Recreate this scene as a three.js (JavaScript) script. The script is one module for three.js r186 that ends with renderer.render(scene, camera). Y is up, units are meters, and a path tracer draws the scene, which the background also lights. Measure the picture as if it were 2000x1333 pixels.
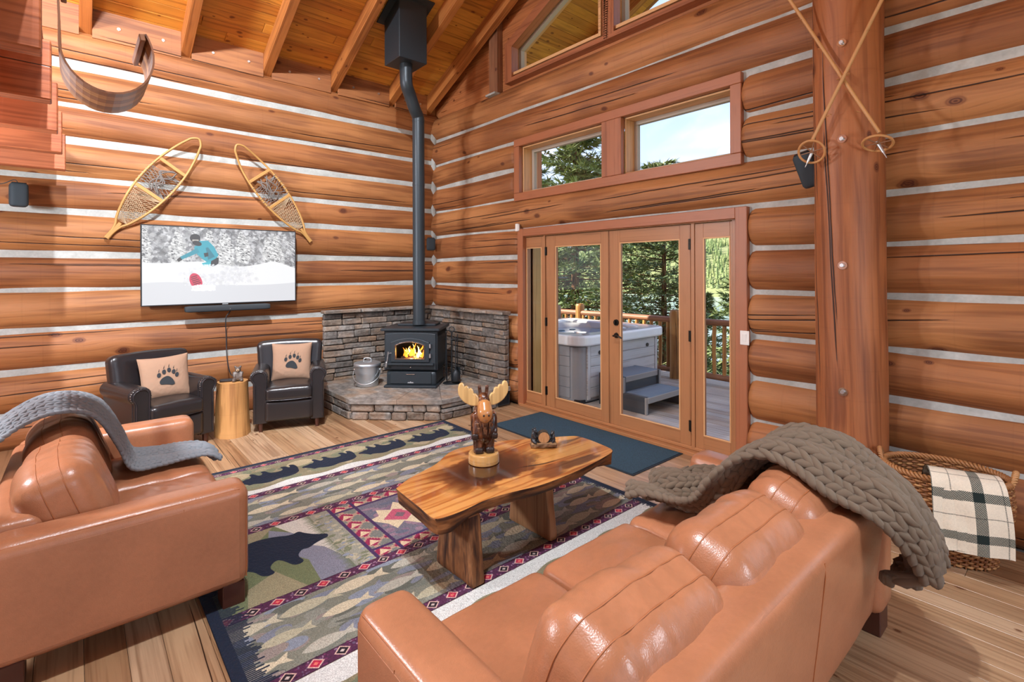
import * as THREE from 'three';
import { mergeGeometries, mergeVertices } from 'three/addons/utils/BufferGeometryUtils.js';
import { MarchingCubes } from 'three/addons/objects/MarchingCubes.js';
import { RectAreaLightUniformsLib } from 'three/addons/lights/RectAreaLightUniformsLib.js';

// ---------------------------------------------------------------- camera, sky, sun, exposure
const scene = new THREE.Scene();
const camera = new THREE.PerspectiveCamera(2 * Math.atan(666.5 / 985.865) * 180 / Math.PI, 2000 / 1333, 0.05, 3000);
camera.rotation.order = 'YXZ';
camera.position.set(6.7143, 1.6606, 4.2166);
camera.rotation.set(0, THREE.MathUtils.degToRad(49.046), THREE.MathUtils.degToRad(-0.205));
camera.setViewOffset(2000, 1333, 0, 133.87, 2000, 1333);
camera.updateProjectionMatrix();
const renderer = new THREE.WebGLRenderer({ antialias: true });
renderer.toneMapping = THREE.LinearToneMapping;
renderer.toneMappingExposure = 1.22;
renderer.shadowMap.enabled = true;
RectAreaLightUniformsLib.init();

// seeded random numbers and periodic value noise
function rng(seed) { let s = seed | 0; return () => { s = (s + 0x6d2b79f5) | 0; let t = Math.imul(s ^ (s >>> 15), 1 | s); t = (t + Math.imul(t ^ (t >>> 7), 61 | t)) ^ t; return ((t ^ (t >>> 14)) >>> 0) / 4294967296; }; }
const hsh = (x, y, s) => { let h = Math.imul(x, 374761393) + Math.imul(y, 668265263) + Math.imul(s, 974634341); h = Math.imul(h ^ (h >>> 13), 1274126177); return ((h ^ (h >>> 16)) >>> 0) / 4294967296; };
function vn(x, y, px, py, s) {
  const xi = Math.floor(x), yi = Math.floor(y), fx = x - xi, fy = y - yi, u = fx * fx * (3 - 2 * fx), v = fy * fy * (3 - 2 * fy);
  const m = (a, p) => ((a % p) + p) % p, x0 = m(xi, px), x1 = m(xi + 1, px), y0 = m(yi, py), y1 = m(yi + 1, py);
  const a = hsh(x0, y0, s), b = hsh(x1, y0, s), c = hsh(x0, y1, s), d = hsh(x1, y1, s);
  return a + (b - a) * u + (c - a) * v + (a - b - c + d) * u * v;
}
function fbm(x, y, fx, fy, o, s) { let t = 0, a = 0.5, n = 0; for (let i = 0; i < o; i++) { t += a * vn(x * fx, y * fy, fx, fy, s + i); n += a; a *= 0.5; fx *= 2; fy *= 2; } return t / n; }
const n3 = (x, y, z, s = 7) => { // cheap smooth 3-D noise, -1..1
  const a = vn(x + 11.3 + z * 0.37, y + 4.1 + z * 0.61, 4096, 4096, s), b = vn(y + 9.7 - x * 0.43, z + 3.3 + x * 0.29, 4096, 4096, s + 5), c = vn(z + 7.7 + y * 0.31, x + 1.9 - y * 0.57, 4096, 4096, s + 9);
  return (a + b + c) * 2 / 1.5 - 2;
};
const clamp = (x, a = 0, b = 1) => Math.min(b, Math.max(a, x)), lerp = (a, b, t) => a + (b - a) * t, sstep = (a, b, x) => { const t = clamp((x - a) / (b - a)); return t * t * (3 - 2 * t); };
const mix3 = (a, b, t) => [lerp(a[0], b[0], t), lerp(a[1], b[1], t), lerp(a[2], b[2], t)];

// the sky: blue air with thin high cloud all round
const SKY = 1.8;
{
  const W = 1024, H = 512, data = new Float32Array(W * H * 4);
  for (let j = 0; j < H; j++) for (let i = 0; i < W; i++) {
    const el = (j + 0.5) / H * Math.PI - Math.PI / 2, az = (i + 0.5) / W, up = Math.max(Math.sin(el), 0);
    let c = mix3([0.50, 0.60, 0.76], [0.11, 0.23, 0.54], Math.pow(sstep(0, 0.75, up), 0.8));
    const k = 0.35 / (up + 0.18), q = fbm(az, k, 16, 6, 5, 31), w = fbm(az + 0.13, k * 1.7, 32, 12, 4, 77);
    const cl = sstep(0.42, 0.72, q * 0.75 + w * 0.3) * sstep(0.0, 0.12, up);
    c = mix3(c, [0.72, 0.74, 0.77], cl * 0.85);
    if (up <= 0) c = [0.45, 0.52, 0.58];
    const o = (j * W + i) * 4; data[o] = c[0] * SKY; data[o + 1] = c[1] * SKY; data[o + 2] = c[2] * SKY; data[o + 3] = 1;
  }
  const t = new THREE.DataTexture(data, W, H, THREE.RGBAFormat, THREE.FloatType);
  t.mapping = THREE.EquirectangularReflectionMapping; t.magFilter = THREE.LinearFilter; t.needsUpdate = true;
  scene.background = t;
}
// the sun: behind the house, over the left wall; it lights the trees, the deck stays in the house's shadow
const sun = new THREE.DirectionalLight(new THREE.Color(1, 0.9, 0.74), 12);
sun.position.set(-34, 34, 34); sun.target.position.set(0, 0, 0);
sun.castShadow = true; sun.shadow.mapSize.set(2048, 2048);
Object.assign(sun.shadow.camera, { left: -40, right: 40, top: 40, bottom: -40, near: 1, far: 160 });
scene.add(sun, sun.target);
const LAMP = new THREE.Color(0.92, 0.98, 1.06);   // cool white shared by the added lamps

// ---------------------------------------------------------------- helpers
const used = {};
const numbered = (n) => { const k = used[n] = (used[n] ?? -1) + 1; return k ? n + '_' + String(k).padStart(3, '0') : n; };
function tag(o, label, category, group, kind) { if (label) o.userData.label = label; if (category) o.userData.category = category; if (group) o.userData.group = group; if (kind) o.userData.kind = kind; return o; }
function thing(name, label, category, pos = [0, 0, 0], turn = 0, group) { const o = new THREE.Group(); o.name = numbered(name); o.position.set(...pos); o.rotation.y = turn; scene.add(o); return tag(o, label, category, group); }
function struct(name, pos = [0, 0, 0]) { const o = new THREE.Group(); o.name = numbered(name); o.position.set(...pos); scene.add(o); return tag(o, null, null, null, 'structure'); }
function clean(g) { if (g.index) g = g.toNonIndexed(); for (const k of Object.keys(g.attributes)) if (!['position', 'normal', 'uv', 'color'].includes(k)) g.deleteAttribute(k); if (!g.attributes.uv) g.setAttribute('uv', new THREE.BufferAttribute(new Float32Array(g.attributes.position.count * 2), 2)); g.morphAttributes = {}; return g; }
const merge = (l) => l.length === 1 ? clean(l[0]) : mergeGeometries(l.map(clean));
function part(name, geo, m, parent = scene, pos) {
  const g = Array.isArray(geo) ? merge(geo) : geo, o = new THREE.Mesh(g, m);
  o.name = parent === scene ? numbered(name) : name; o.castShadow = o.receiveShadow = true;
  if (pos) o.position.set(...pos);
  parent.add(o); return o;
}
const mx = new THREE.Matrix4(), eu = new THREE.Euler(), qt = new THREE.Quaternion();
function T(g, x = 0, y = 0, z = 0, rx = 0, ry = 0, rz = 0, s = 1) {
  const sv = Array.isArray(s) ? new THREE.Vector3(...s) : new THREE.Vector3(s, s, s);
  return g.applyMatrix4(mx.compose(new THREE.Vector3(x, y, z), qt.setFromEuler(eu.set(rx, ry, rz)), sv));
}
// uv in metres from position, triangle by triangle; L = axis of the grain
function uvM(g, L = 0, ou = 0, ov = 0) {
  g = g.index ? g.toNonIndexed() : g;
  const p = g.attributes.position, uv = new Float32Array(p.count * 2), a = new THREE.Vector3(), b = new THREE.Vector3(), c = new THREE.Vector3(), n = new THREE.Vector3();
  for (let i = 0; i < p.count; i += 3) {
    a.fromBufferAttribute(p, i); b.fromBufferAttribute(p, i + 1); c.fromBufferAttribute(p, i + 2);
    n.copy(b).sub(a).cross(c.clone().sub(a));
    const w = [Math.abs(n.x), Math.abs(n.y), Math.abs(n.z)], k = w[0] > w[1] ? (w[0] > w[2] ? 0 : 2) : (w[1] > w[2] ? 1 : 2);
    const A = k === L ? (L + 1) % 3 : L, B = 3 - k - A;
    [a, b, c].forEach((v, j) => { uv[(i + j) * 2] = v.getComponent(A) + ou; uv[(i + j) * 2 + 1] = v.getComponent(B) + ov; });
  }
  g.setAttribute('uv', new THREE.BufferAttribute(uv, 2)); return g;
}
// box with chamfered edges, uv in metres along axis L
function cb(w, h, d, c = 0.004, L = 0, ou = 0, ov = 0) {
  const H = [w / 2, h / 2, d / 2], pos = [], V = (s, a) => s.map((q, k) => q * (k === a ? H[k] : H[k] - c));
  const tri = (a, b, e) => { const n = [(b[1] - a[1]) * (e[2] - a[2]) - (b[2] - a[2]) * (e[1] - a[1]), (b[2] - a[2]) * (e[0] - a[0]) - (b[0] - a[0]) * (e[2] - a[2]), (b[0] - a[0]) * (e[1] - a[1]) - (b[1] - a[1]) * (e[0] - a[0])]; const m = n[0] * (a[0] + b[0] + e[0]) + n[1] * (a[1] + b[1] + e[1]) + n[2] * (a[2] + b[2] + e[2]); if (m < 0) pos.push(...a, ...e, ...b); else pos.push(...a, ...b, ...e); };
  const quad = (a, b, e, f) => { tri(a, b, e); tri(a, e, f); };
  const S = (a, sa, b, sb, k, sk) => { const s = [0, 0, 0]; s[a] = sa; s[b] = sb; s[k] = sk; return s; };
  for (let a = 0; a < 3; a++) { const b = (a + 1) % 3, k = (a + 2) % 3; for (const s of [-1, 1]) quad(V(S(a, s, b, -1, k, -1), a), V(S(a, s, b, 1, k, -1), a), V(S(a, s, b, 1, k, 1), a), V(S(a, s, b, -1, k, 1), a)); for (const s of [-1, 1]) for (const t of [-1, 1]) quad(V(S(a, s, b, t, k, -1), a), V(S(a, s, b, t, k, -1), b), V(S(a, s, b, t, k, 1), b), V(S(a, s, b, t, k, 1), a)); }
  for (const x of [-1, 1]) for (const y of [-1, 1]) for (const z of [-1, 1]) tri(V([x, y, z], 0), V([x, y, z], 1), V([x, y, z], 2));
  const g = new THREE.BufferGeometry(); g.setAttribute('position', new THREE.BufferAttribute(new Float32Array(pos), 3)); g.computeVertexNormals();
  return uvM(g, L, ou, ov);
}
const bx = (x0, x1, y0, y1, z0, z1, c = 0.004, L = 0, ou = 0, ov = 0) => T(cb(x1 - x0, y1 - y0, z1 - z0, c, L, ou, ov), (x0 + x1) / 2, (y0 + y1) / 2, (z0 + z1) / 2);
// soft box: rounded edges (radius r), then displaced by f(x,y,z,nx,ny,nz) -> [dx,dy,dz]; s = cells along each side
function soft(w, h, d, r, s, f, L = 0) {
  const g0 = new THREE.BoxGeometry(w, h, d, s[0], s[1], s[2]), p = g0.attributes.position, v = new THREE.Vector3(), q = new THREE.Vector3(), H = [w / 2, h / 2, d / 2];
  const ease = (t, hh) => { const k = Math.min(0.9, r / hh), a = Math.abs(t); return t; };
  for (let i = 0; i < p.count; i++) {
    v.fromBufferAttribute(p, i);
    q.set(clamp(v.x, -H[0] + r, H[0] - r), clamp(v.y, -H[1] + r, H[1] - r), clamp(v.z, -H[2] + r, H[2] - r));
    const n = v.clone().sub(q); if (n.lengthSq() > 0) n.normalize();
    v.copy(q).addScaledVector(n, r); p.setXYZ(i, v.x, v.y, v.z);
  }
  g0.deleteAttribute('uv'); g0.deleteAttribute('normal');
  const g = mergeVertices(g0, 1e-5); g.computeVertexNormals();
  if (f) { const P = g.attributes.position, N = g.attributes.normal; for (let i = 0; i < P.count; i++) { const e = f(P.getX(i), P.getY(i), P.getZ(i), N.getX(i), N.getY(i), N.getZ(i)); P.setXYZ(i, P.getX(i) + e[0], P.getY(i) + e[1], P.getZ(i) + e[2]); } g.computeVertexNormals(); }
  return uvM(g, L);
}
function tube(pts, r, seg, rad = 8, closed = false) {
  const c = new THREE.CatmullRomCurve3(pts.map((p) => new THREE.Vector3(...p)), closed, 'centripetal'), g = new THREE.TubeGeometry(c, seg ?? pts.length * 4, r, rad, closed), u = g.attributes.uv, len = c.getLength();
  for (let i = 0; i < u.count; i++) u.setXY(i, u.getX(i) * len, u.getY(i) * 6.283 * r);
  return g;
}
function rod(a, b, r0, r1 = r0, n = 10) { const A = new THREE.Vector3(...a), B = new THREE.Vector3(...b), d = B.clone().sub(A), g = new THREE.CylinderGeometry(r1, r0, d.length(), n, 1); const u = g.attributes.uv, l = d.length(); for (let i = 0; i < u.count; i++) u.setXY(i, u.getY(i) * l, u.getX(i) * 6.28 * r0); g.applyQuaternion(new THREE.Quaternion().setFromUnitVectors(new THREE.Vector3(0, 1, 0), d.normalize())); return g.translate((A.x + B.x) / 2, (A.y + B.y) / 2, (A.z + B.z) / 2); }
const lathe = (pr, n = 24) => { const g = new THREE.LatheGeometry(pr.map((p) => new THREE.Vector2(p[0], p[1])), n); const u = g.attributes.uv; for (let i = 0; i < u.count; i++) u.setXY(i, u.getX(i) * 1.2, u.getY(i) * 0.5); return g; };
const shape = (pts) => new THREE.Shape(pts.map((p) => new THREE.Vector2(p[0], p[1])));
function ext(pts, depth, bev = 0, L = 0, o = {}) { const s = Array.isArray(pts) ? shape(pts) : pts; return uvM(new THREE.ExtrudeGeometry(s, { depth, bevelEnabled: bev > 0, bevelThickness: bev, bevelSize: bev, bevelSegments: 2, curveSegments: o.cs ?? 12, steps: 1, ...o }), L); }
// displaced copy of a geometry along its normals
function warp(g, f) { const P = g.attributes.position, N = g.attributes.normal; for (let i = 0; i < P.count; i++) { const k = f(P.getX(i), P.getY(i), P.getZ(i)); P.setXYZ(i, P.getX(i) + N.getX(i) * k, P.getY(i) + N.getY(i) * k, P.getZ(i) + N.getZ(i) * k); } g.computeVertexNormals(); return g; }
// one continuous surface from tapered capsules [ax,ay,az,ar,bx,by,bz,br] joined smoothly
function blob(caps, cell, k = 0.02, rough = 0) {
  const lo = [1e9, 1e9, 1e9], hi = [-1e9, -1e9, -1e9];
  for (const c of caps) for (const o of [0, 4]) for (let a = 0; a < 3; a++) { lo[a] = Math.min(lo[a], c[o + a] - c[o + 3] * 1.3 - 3 * cell); hi[a] = Math.max(hi[a], c[o + a] + c[o + 3] * 1.3 + 3 * cell); }
  const half = Math.max(hi[0] - lo[0], hi[1] - lo[1], hi[2] - lo[2]) / 2, mid = lo.map((v, a) => (v + hi[a]) / 2), n = Math.min(110, Math.ceil(2 * half / cell));
  const mc = new MarchingCubes(n, new THREE.MeshStandardMaterial(), false, false, 120000); mc.isolation = 0; mc.reset();
  const s = mc.size, hs = mc.halfsize;
  for (let z = 0; z < s; z++) for (let y = 0; y < s; y++) for (let x = 0; x < s; x++) {
    const X = (x - hs) / hs * half + mid[0], Y = (y - hs) / hs * half + mid[1], Z = (z - hs) / hs * half + mid[2];
    let d = 1e3;
    for (const c of caps) {
      const dx = c[4] - c[0], dy = c[5] - c[1], dz = c[6] - c[2], l = dx * dx + dy * dy + dz * dz, t = l > 0 ? clamp(((X - c[0]) * dx + (Y - c[1]) * dy + (Z - c[2]) * dz) / l) : 0;
      const e = Math.hypot(X - c[0] - dx * t, Y - c[1] - dy * t, Z - c[2] - dz * t) - lerp(c[3], c[7], t);
      const h = clamp(0.5 + 0.5 * (d - e) / k); d = lerp(d, e, h) - k * h * (1 - h);
    }
    if (rough) d += rough * n3(X * 90, Y * 40, Z * 90);
    mc.field[x + y * s + z * s * s] = -d;
  }
  mc.update();
  const g = new THREE.BufferGeometry(), N = mc.count;
  const P = new Float32Array(N * 3); for (let i = 0; i < N; i++) for (let a = 0; a < 3; a++) P[i * 3 + a] = mc.positionArray[i * 3 + a] * half + mid[a];
  g.setAttribute('position', new THREE.BufferAttribute(P, 3));
  const w = mergeVertices(g, 1e-6); w.computeVertexNormals();
  return uvM(w, 1);
}

// ---------------------------------------------------------------- textures (grain, weave, print) and materials
function tex(w, h, fn, sx, sy, srgb = true) {
  const d = new Uint8Array(w * h * 4);
  for (let y = 0; y < h; y++) for (let x = 0; x < w; x++) { const c = fn((x + 0.5) / w, (y + 0.5) / h), o = (y * w + x) * 4; if (c.length) { d[o] = clamp(c[0]) * 255; d[o + 1] = clamp(c[1]) * 255; d[o + 2] = clamp(c[2]) * 255; } else d[o] = d[o + 1] = d[o + 2] = clamp(c) * 255; d[o + 3] = 255; }
  const t = new THREE.DataTexture(d, w, h); t.wrapS = t.wrapT = THREE.RepeatWrapping; t.magFilter = THREE.LinearFilter; t.minFilter = THREE.LinearMipmapLinearFilter; t.generateMipmaps = true;
  if (srgb) t.colorSpace = THREE.SRGBColorSpace; t.repeat.set(1 / sx, 1 / sy); t.needsUpdate = true; return t;
}
function woodFields(w, h, seed, { lines = 46, knots = 6, checks = 0, aspect = 3, blotch = 0.35, along = 3 }) {
  const R = rng(seed), K = Array.from({ length: knots }, () => [R(), R(), 0.010 + R() * 0.016]), C = Array.from({ length: checks }, () => [R(), R(), 0.25 + R() * 0.5, R() * 9]);
  return (u, v) => {
    let dv = 0, kn = 0;
    for (const k of K) { let du = u - k[0], d2 = v - k[1]; du -= Math.round(du); d2 -= Math.round(d2); const a = Math.hypot(du * aspect * 0.55, d2) / k[2]; dv += d2 * 0.9 * Math.exp(-a * a / 9) * -0.55; kn = Math.max(kn, sstep(1.35, 0.5, a) * (0.72 + 0.28 * Math.sin(a * 14))); }
    const wv = v + dv + 0.012 * (fbm(u, v, along, 4, 3, seed) - 0.5);
    const ln = fbm(u, wv, along, lines, 4, seed + 11), fine = fbm(u, wv, along * 5, lines * 4, 2, seed + 23), bl = fbm(u, v, 5, 5, 3, seed + 31);
    let ck = 0;
    for (const c of C) { let du = u - c[0]; du -= Math.floor(du); if (du < c[2]) { const e = Math.min(du, c[2] - du) / c[2]; let d2 = v - c[1] - 0.03 * (du / c[2]) - 0.012 * (fbm(u, 0.3, 8, 2, 3, seed + 40 + (c[3] | 0)) - 0.5); d2 -= Math.round(d2); ck = Math.max(ck, sstep(0.0045 * Math.min(1, e * 6) + 0.0006, 0.0008, Math.abs(d2)) * sstep(0, 0.06, e)); } }
    return { ln, fine, bl, kn, ck };
  };
}
const woodTex = (w, h, seed, o, sx, sy, str = 1) => {
  const F = woodFields(w, h, seed, o), col = tex(w, h, (u, v) => { const f = F(u, v); let t = 1 - str * (0.46 * sstep(0.42, 0.8, f.ln) + 0.22 * f.fine + (o.blotch ?? 0.35) * sstep(0.35, 0.75, f.bl)); t = clamp(t * 1.1, 0.15, 1); let c = [0.40 + 0.6 * t, 0.28 + 0.72 * t, 0.20 + 0.8 * t]; c = mix3(c, [0.36, 0.2, 0.13], f.kn * 0.8); c = mix3(c, [0.12, 0.06, 0.035], f.ck * 0.92); return c; }, sx, sy);
  const bmp = tex(w >> 1, h >> 1, (u, v) => { const f = F(u, v); return clamp(0.75 - 0.25 * f.ln - 0.1 * f.fine - 0.6 * f.ck); }, sx, sy, false);
  return [col, bmp];
};
const [logT, logB] = woodTex(1024, 512, 3, { lines: 54, knots: 10, checks: 6, aspect: 2.6, along: 5, blotch: 0.42 }, 3.2, 1.3, 0.52);
const [plankT, plankB] = woodTex(1024, 512, 17, { lines: 52, knots: 5, checks: 1, aspect: 4, along: 4, blotch: 0.3 }, 2.4, 0.7, 0.55);
const [pineT, pineB] = woodTex(1024, 512, 29, { lines: 30, knots: 22, checks: 0, aspect: 3, along: 3, blotch: 0.25 }, 2.2, 0.8, 0.6);
const [trimT, trimB] = woodTex(512, 512, 41, { lines: 40, knots: 1, checks: 0, aspect: 3, along: 2, blotch: 0.2 }, 1.6, 0.6, 0.5);
const barkT = tex(512, 512, (u, v) => { const a = fbm(u, v, 4, 22, 4, 5), b = fbm(u, v, 6, 8, 4, 9), m = sstep(0.35, 0.7, a * 0.6 + b * 0.5); return mix3([0.34, 0.24, 0.17], [1, 0.86, 0.7], m * (0.6 + 0.4 * fbm(u, v, 30, 60, 2, 3))); }, 1, 0.6);
const barkB = tex(512, 512, (u, v) => fbm(u, v, 5, 24, 4, 5) * 0.7 + 0.3 * fbm(u, v, 8, 8, 3, 9), 1, 0.6, false);
const leatherB = tex(512, 512, (u, v) => { const a = fbm(u, v, 60, 60, 2, 4), b = vn(u * 120, v * 120, 120, 120, 8); return 0.35 + 0.4 * Math.abs(a - 0.5) * 2 + 0.25 * b; }, 0.32, 0.32, false);
const leatherT = tex(512, 512, (u, v) => { const t = 0.84 + 0.16 * fbm(u, v, 4, 4, 4, 14) + 0.05 * (fbm(u, v, 70, 70, 2, 5) - 0.5); return [t, t * 0.985, t * 0.97]; }, 0.9, 0.9);
const stoneT = tex(512, 512, (u, v) => { const a = fbm(u, v, 6, 14, 5, 61), b = fbm(u, v, 30, 30, 3, 63), c = fbm(u, v, 3, 4, 3, 66); const t = 0.5 + 0.7 * (a - 0.5) + 0.5 * (b - 0.5); return mix3(mix3([0.42, 0.38, 0.35], [1, 0.97, 0.93], t), [0.85, 0.66, 0.5], 0.45 * sstep(0.5, 0.75, c)); }, 0.8, 0.8);
const stoneB = tex(512, 512, (u, v) => 0.6 * fbm(u, v, 8, 20, 5, 61) + 0.4 * fbm(u, v, 40, 40, 3, 64), 0.8, 0.8, false);
const chinkT = tex(256, 256, (u, v) => { const t = 0.86 + 0.2 * (fbm(u, v, 6, 10, 4, 21) - 0.5) + 0.08 * (fbm(u, v, 60, 60, 2, 22) - 0.5); return [t, t, t * 0.985]; }, 0.8, 0.8);
const pileB = tex(512, 512, (u, v) => fbm(u, v, 110, 110, 2, 71), 0.4, 0.4, false);
const clothB = tex(256, 256, (u, v) => 0.5 + 0.25 * Math.sin(u * 6.2832 * 48) * Math.sin(v * 6.2832 * 48) + 0.3 * (fbm(u, v, 60, 60, 2, 73) - 0.5), 0.2, 0.2, false);
function mat(rgb, o = {}) { const { rough = 0.6, metal = 0, map, bump, bs = 0.002, ...x } = o, m = new (Object.keys(x).some((k) => ['clearcoat', 'transmission', 'sheen', 'specularIntensity'].includes(k)) ? THREE.MeshPhysicalMaterial : THREE.MeshStandardMaterial)({ roughness: rough, metalness: metal, side: THREE.DoubleSide, ...x }); m.color.setRGB(...rgb); if (map) m.map = map; if (bump) { m.bumpMap = bump; m.bumpScale = bs; } return m; }
const logMat = (c) => mat(c, { rough: 0.62, map: logT, bump: logB, bs: 0.012 });
const M = {
  log: [[0.39, 0.155, 0.048], [0.355, 0.132, 0.041], [0.425, 0.176, 0.058], [0.37, 0.14, 0.044]].map(logMat),
  post: mat([0.39, 0.135, 0.045], { rough: 0.55, map: logT, bump: logB, bs: 0.008 }),
  chink: mat([0.60, 0.615, 0.60], { rough: 0.95, map: chinkT }),
  floor: [[0.46, 0.295, 0.165], [0.40, 0.24, 0.125], [0.51, 0.345, 0.21], [0.34, 0.19, 0.095], [0.44, 0.27, 0.145]].map((c) => mat(c, { rough: 0.38, map: plankT, bump: plankB, bs: 0.0015 })),
  ceil: [[0.66, 0.29, 0.04], [0.60, 0.25, 0.034], [0.70, 0.325, 0.05], [0.55, 0.215, 0.03]].map((c) => mat(c, { rough: 0.5, map: pineT, bump: pineB, bs: 0.001 })),
  rafter: mat([0.52, 0.20, 0.05], { rough: 0.55, map: plankT, bump: plankB, bs: 0.002 }),
  trim: mat([0.37, 0.13, 0.055], { rough: 0.45, map: trimT, bump: trimB, bs: 0.0008 }),
  door: mat([0.40, 0.175, 0.07], { rough: 0.4, map: trimT, bump: trimB, bs: 0.0008 }),
  jamb: mat([0.68, 0.38, 0.17], { rough: 0.5, map: trimT }),
  sash: mat([0.42, 0.36, 0.29], { rough: 0.6 }),
  panel: mat([0.5, 0.185, 0.06], { rough: 0.55, map: plankT, bump: plankB }),
  joist: mat([0.46, 0.135, 0.052], { rough: 0.5, map: plankT, bump: plankB, bs: 0.003 }),
  glass: mat([1, 1, 1], { rough: 0, transmission: 1, ior: 1.45, specularIntensity: 0.7 }),
  black: mat([0.016, 0.018, 0.021], { rough: 0.45 }), iron: mat([0.022, 0.026, 0.03], { rough: 0.5, metal: 0.3 }), stove: mat([0.028, 0.036, 0.043], { rough: 0.42, metal: 0.35 }), bronze: mat([0.03, 0.026, 0.022], { rough: 0.35, metal: 0.8 }),
  pipe: mat([0.03, 0.04, 0.048], { rough: 0.4, metal: 0.3 }), steel: mat([0.62, 0.65, 0.67], { rough: 0.32, metal: 1 }), galv: mat([0.60, 0.64, 0.67], { rough: 0.4, metal: 0.9 }), chrome: mat([0.8, 0.8, 0.8], { rough: 0.15, metal: 1 }),
  leather: mat([0.44, 0.185, 0.092], { rough: 0.31, map: leatherT, bump: leatherB, bs: 0.0007, specularIntensity: 1 }),
  leatherSide: mat([0.44, 0.185, 0.092], { rough: 0.55, map: leatherT, bump: leatherB, bs: 0.0006 }),
  seam: mat([0.36, 0.12, 0.04], { rough: 0.5 }), darkwood: mat([0.07, 0.022, 0.013], { rough: 0.35, map: trimT }),
  club: mat([0.014, 0.0115, 0.0125], { rough: 0.3, bump: leatherB, bs: 0.0006, clearcoat: 0.4, clearcoatRoughness: 0.3 }),
  clubTrim: mat([0.022, 0.018, 0.02], { rough: 0.25 }),
  pillow: mat([0.37, 0.225, 0.145], { rough: 0.95, bump: clothB, bs: 0.002 }), paw: mat([0.025, 0.028, 0.032], { rough: 0.9, bump: clothB }),
  stone: [[0.38, 0.375, 0.37], [0.30, 0.285, 0.275], [0.47, 0.465, 0.46], [0.27, 0.265, 0.265], [0.36, 0.31, 0.265], [0.42, 0.42, 0.425]].map((c) => mat(c, { rough: 0.85, map: stoneT, bump: stoneB, bs: 0.014 })),
  slab: [[0.46, 0.455, 0.45], [0.42, 0.415, 0.41], [0.50, 0.49, 0.475]].map((c) => mat(c, { rough: 0.8, map: stoneT, bump: stoneB, bs: 0.006 })),
  mortar: mat([0.2, 0.185, 0.17], { rough: 0.95 }),
  white: mat([0.78, 0.76, 0.72], { rough: 0.45 }), plaster: mat([0.66, 0.52, 0.36], { rough: 0.9 }),
};
// ---------------------------------------------------------------- the room
const ROOF = 0.45, EAVE = 4.40, TILT = Math.atan(ROOF), RIDGE = 5.5, ZB = 9.6, XF = 8.7;
const RAFT = [-1.7, 0.045, 0.68, 1.54, 2.385, 3.245, 4.12, 4.98, 5.84, 6.7, 7.56, 8.42, 9.28];
const roofY = (x) => EAVE + ROOF * (x <= RIDGE ? x : 2 * RIDGE - x);
const onto = (x, y, z) => [6.7143 + (x - 6.7143) * (4.2166 - z) / 4.2166, 1.6606 + (y - 1.6606) * (4.2166 - z) / 4.2166];   // a measured point of the wall's face carried to a deeper plane
// a peeled log along +x, its round side to +z
function logGeo(len, r, seed, r0 = 0, r1 = 0, arc = 2.2, cell = 0.16, ns = 16) {
  const nl = Math.max(8, Math.ceil(len / cell)), xs = []; for (let i = 0; i <= nl; i++) xs.push(len * i / nl);
  if (r0) xs.splice(1, 0, 0.012, 0.03, 0.06); if (r1) xs.splice(xs.length - 1, 0, len - 0.06, len - 0.03, len - 0.012);
  const pos = [], uv = [], idx = [], R = rng(seed), ou = R() * 5, ov = R() * 3, tw = (R() - 0.5) * 0.1, bend = (R() - 0.5) * 0.03;
  xs.forEach((x) => {
    let k = 1; const e0 = 0.07, d0 = Math.max(0, x), d1 = Math.max(0, len - x); if (r0 && d0 < e0) k *= 0.72 + 0.28 * Math.sqrt(1 - ((e0 - d0) / e0) ** 2); if (r1 && d1 < e0) k *= 0.72 + 0.28 * Math.sqrt(1 - ((e0 - d1) / e0) ** 2);
    const by = bend * Math.sin(x / len * 3.14) + 0.006 * n3(x * 0.9, seed, 0, 3), bz = 0.006 * n3(x * 0.8, seed + 5, 2, 4);
    for (let j = 0; j <= ns; j++) { const a = -arc + 2 * arc * j / ns, rr = r * k * (1 + 0.015 * n3(x * 1.1, Math.cos(a) * 1.6 + seed * 3.1, Math.sin(a) * 1.6) + 0.008 * n3(x * 3.5, a * 2.2, seed)); pos.push(x, Math.sin(a) * rr + by, Math.cos(a) * rr + bz); uv.push(x + ou, a * r + ov + tw * x); }
  });
  const m = ns + 1; for (let i = 0; i < xs.length - 1; i++) for (let j = 0; j < ns; j++) { const a = i * m + j; idx.push(a, a + m, a + 1, a + 1, a + m, a + m + 1); }
  for (const [f, i] of [[r0, 0], [r1, xs.length - 1]]) if (f) { const c = pos.length / 3; pos.push(xs[i], 0, 0); uv.push(0, 0); for (let j = 0; j < ns; j++) idx.push(c, i * m + j, i * m + j + 1); }
  const g = new THREE.BufferGeometry(); g.setAttribute('position', new THREE.BufferAttribute(new Float32Array(pos), 3)); g.setAttribute('uv', new THREE.BufferAttribute(new Float32Array(uv), 2)); g.setIndex(idx); g.computeVertexNormals(); return g;
}
// floor: planks along x
{
  const fl = struct('floor'), R = rng(5), back = [];
  part('subfloor', bx(-0.4, XF + 0.4, -0.3, -0.022, -0.4, ZB + 0.4), M.mortar, fl);
  for (let z = 0, k = 0; z < ZB; k++) {
    const w = 0.128 + 0.034 * (k % 3) * 0.5;
    for (let x = -R() * 1.4; x < XF; ) { const l = 1.1 + R() * 1.7, a = Math.max(x, 0), b = Math.min(x + l, XF), g = bx(a + 0.0008, b - 0.0008, -0.022, 0, z + 0.0008, z + w - 0.0008, 0.0016, 0, R() * 7, R() * 5), m = M.floor[(R() * 5) | 0]; if (z < 4.9 && a < 8.2) part('plank', g, m, fl); else back.push(g); x += l; }
    z += w;
  }
  part('plank_field', back, M.floor[0], fl).userData.kind = 'stuff';
}
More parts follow.
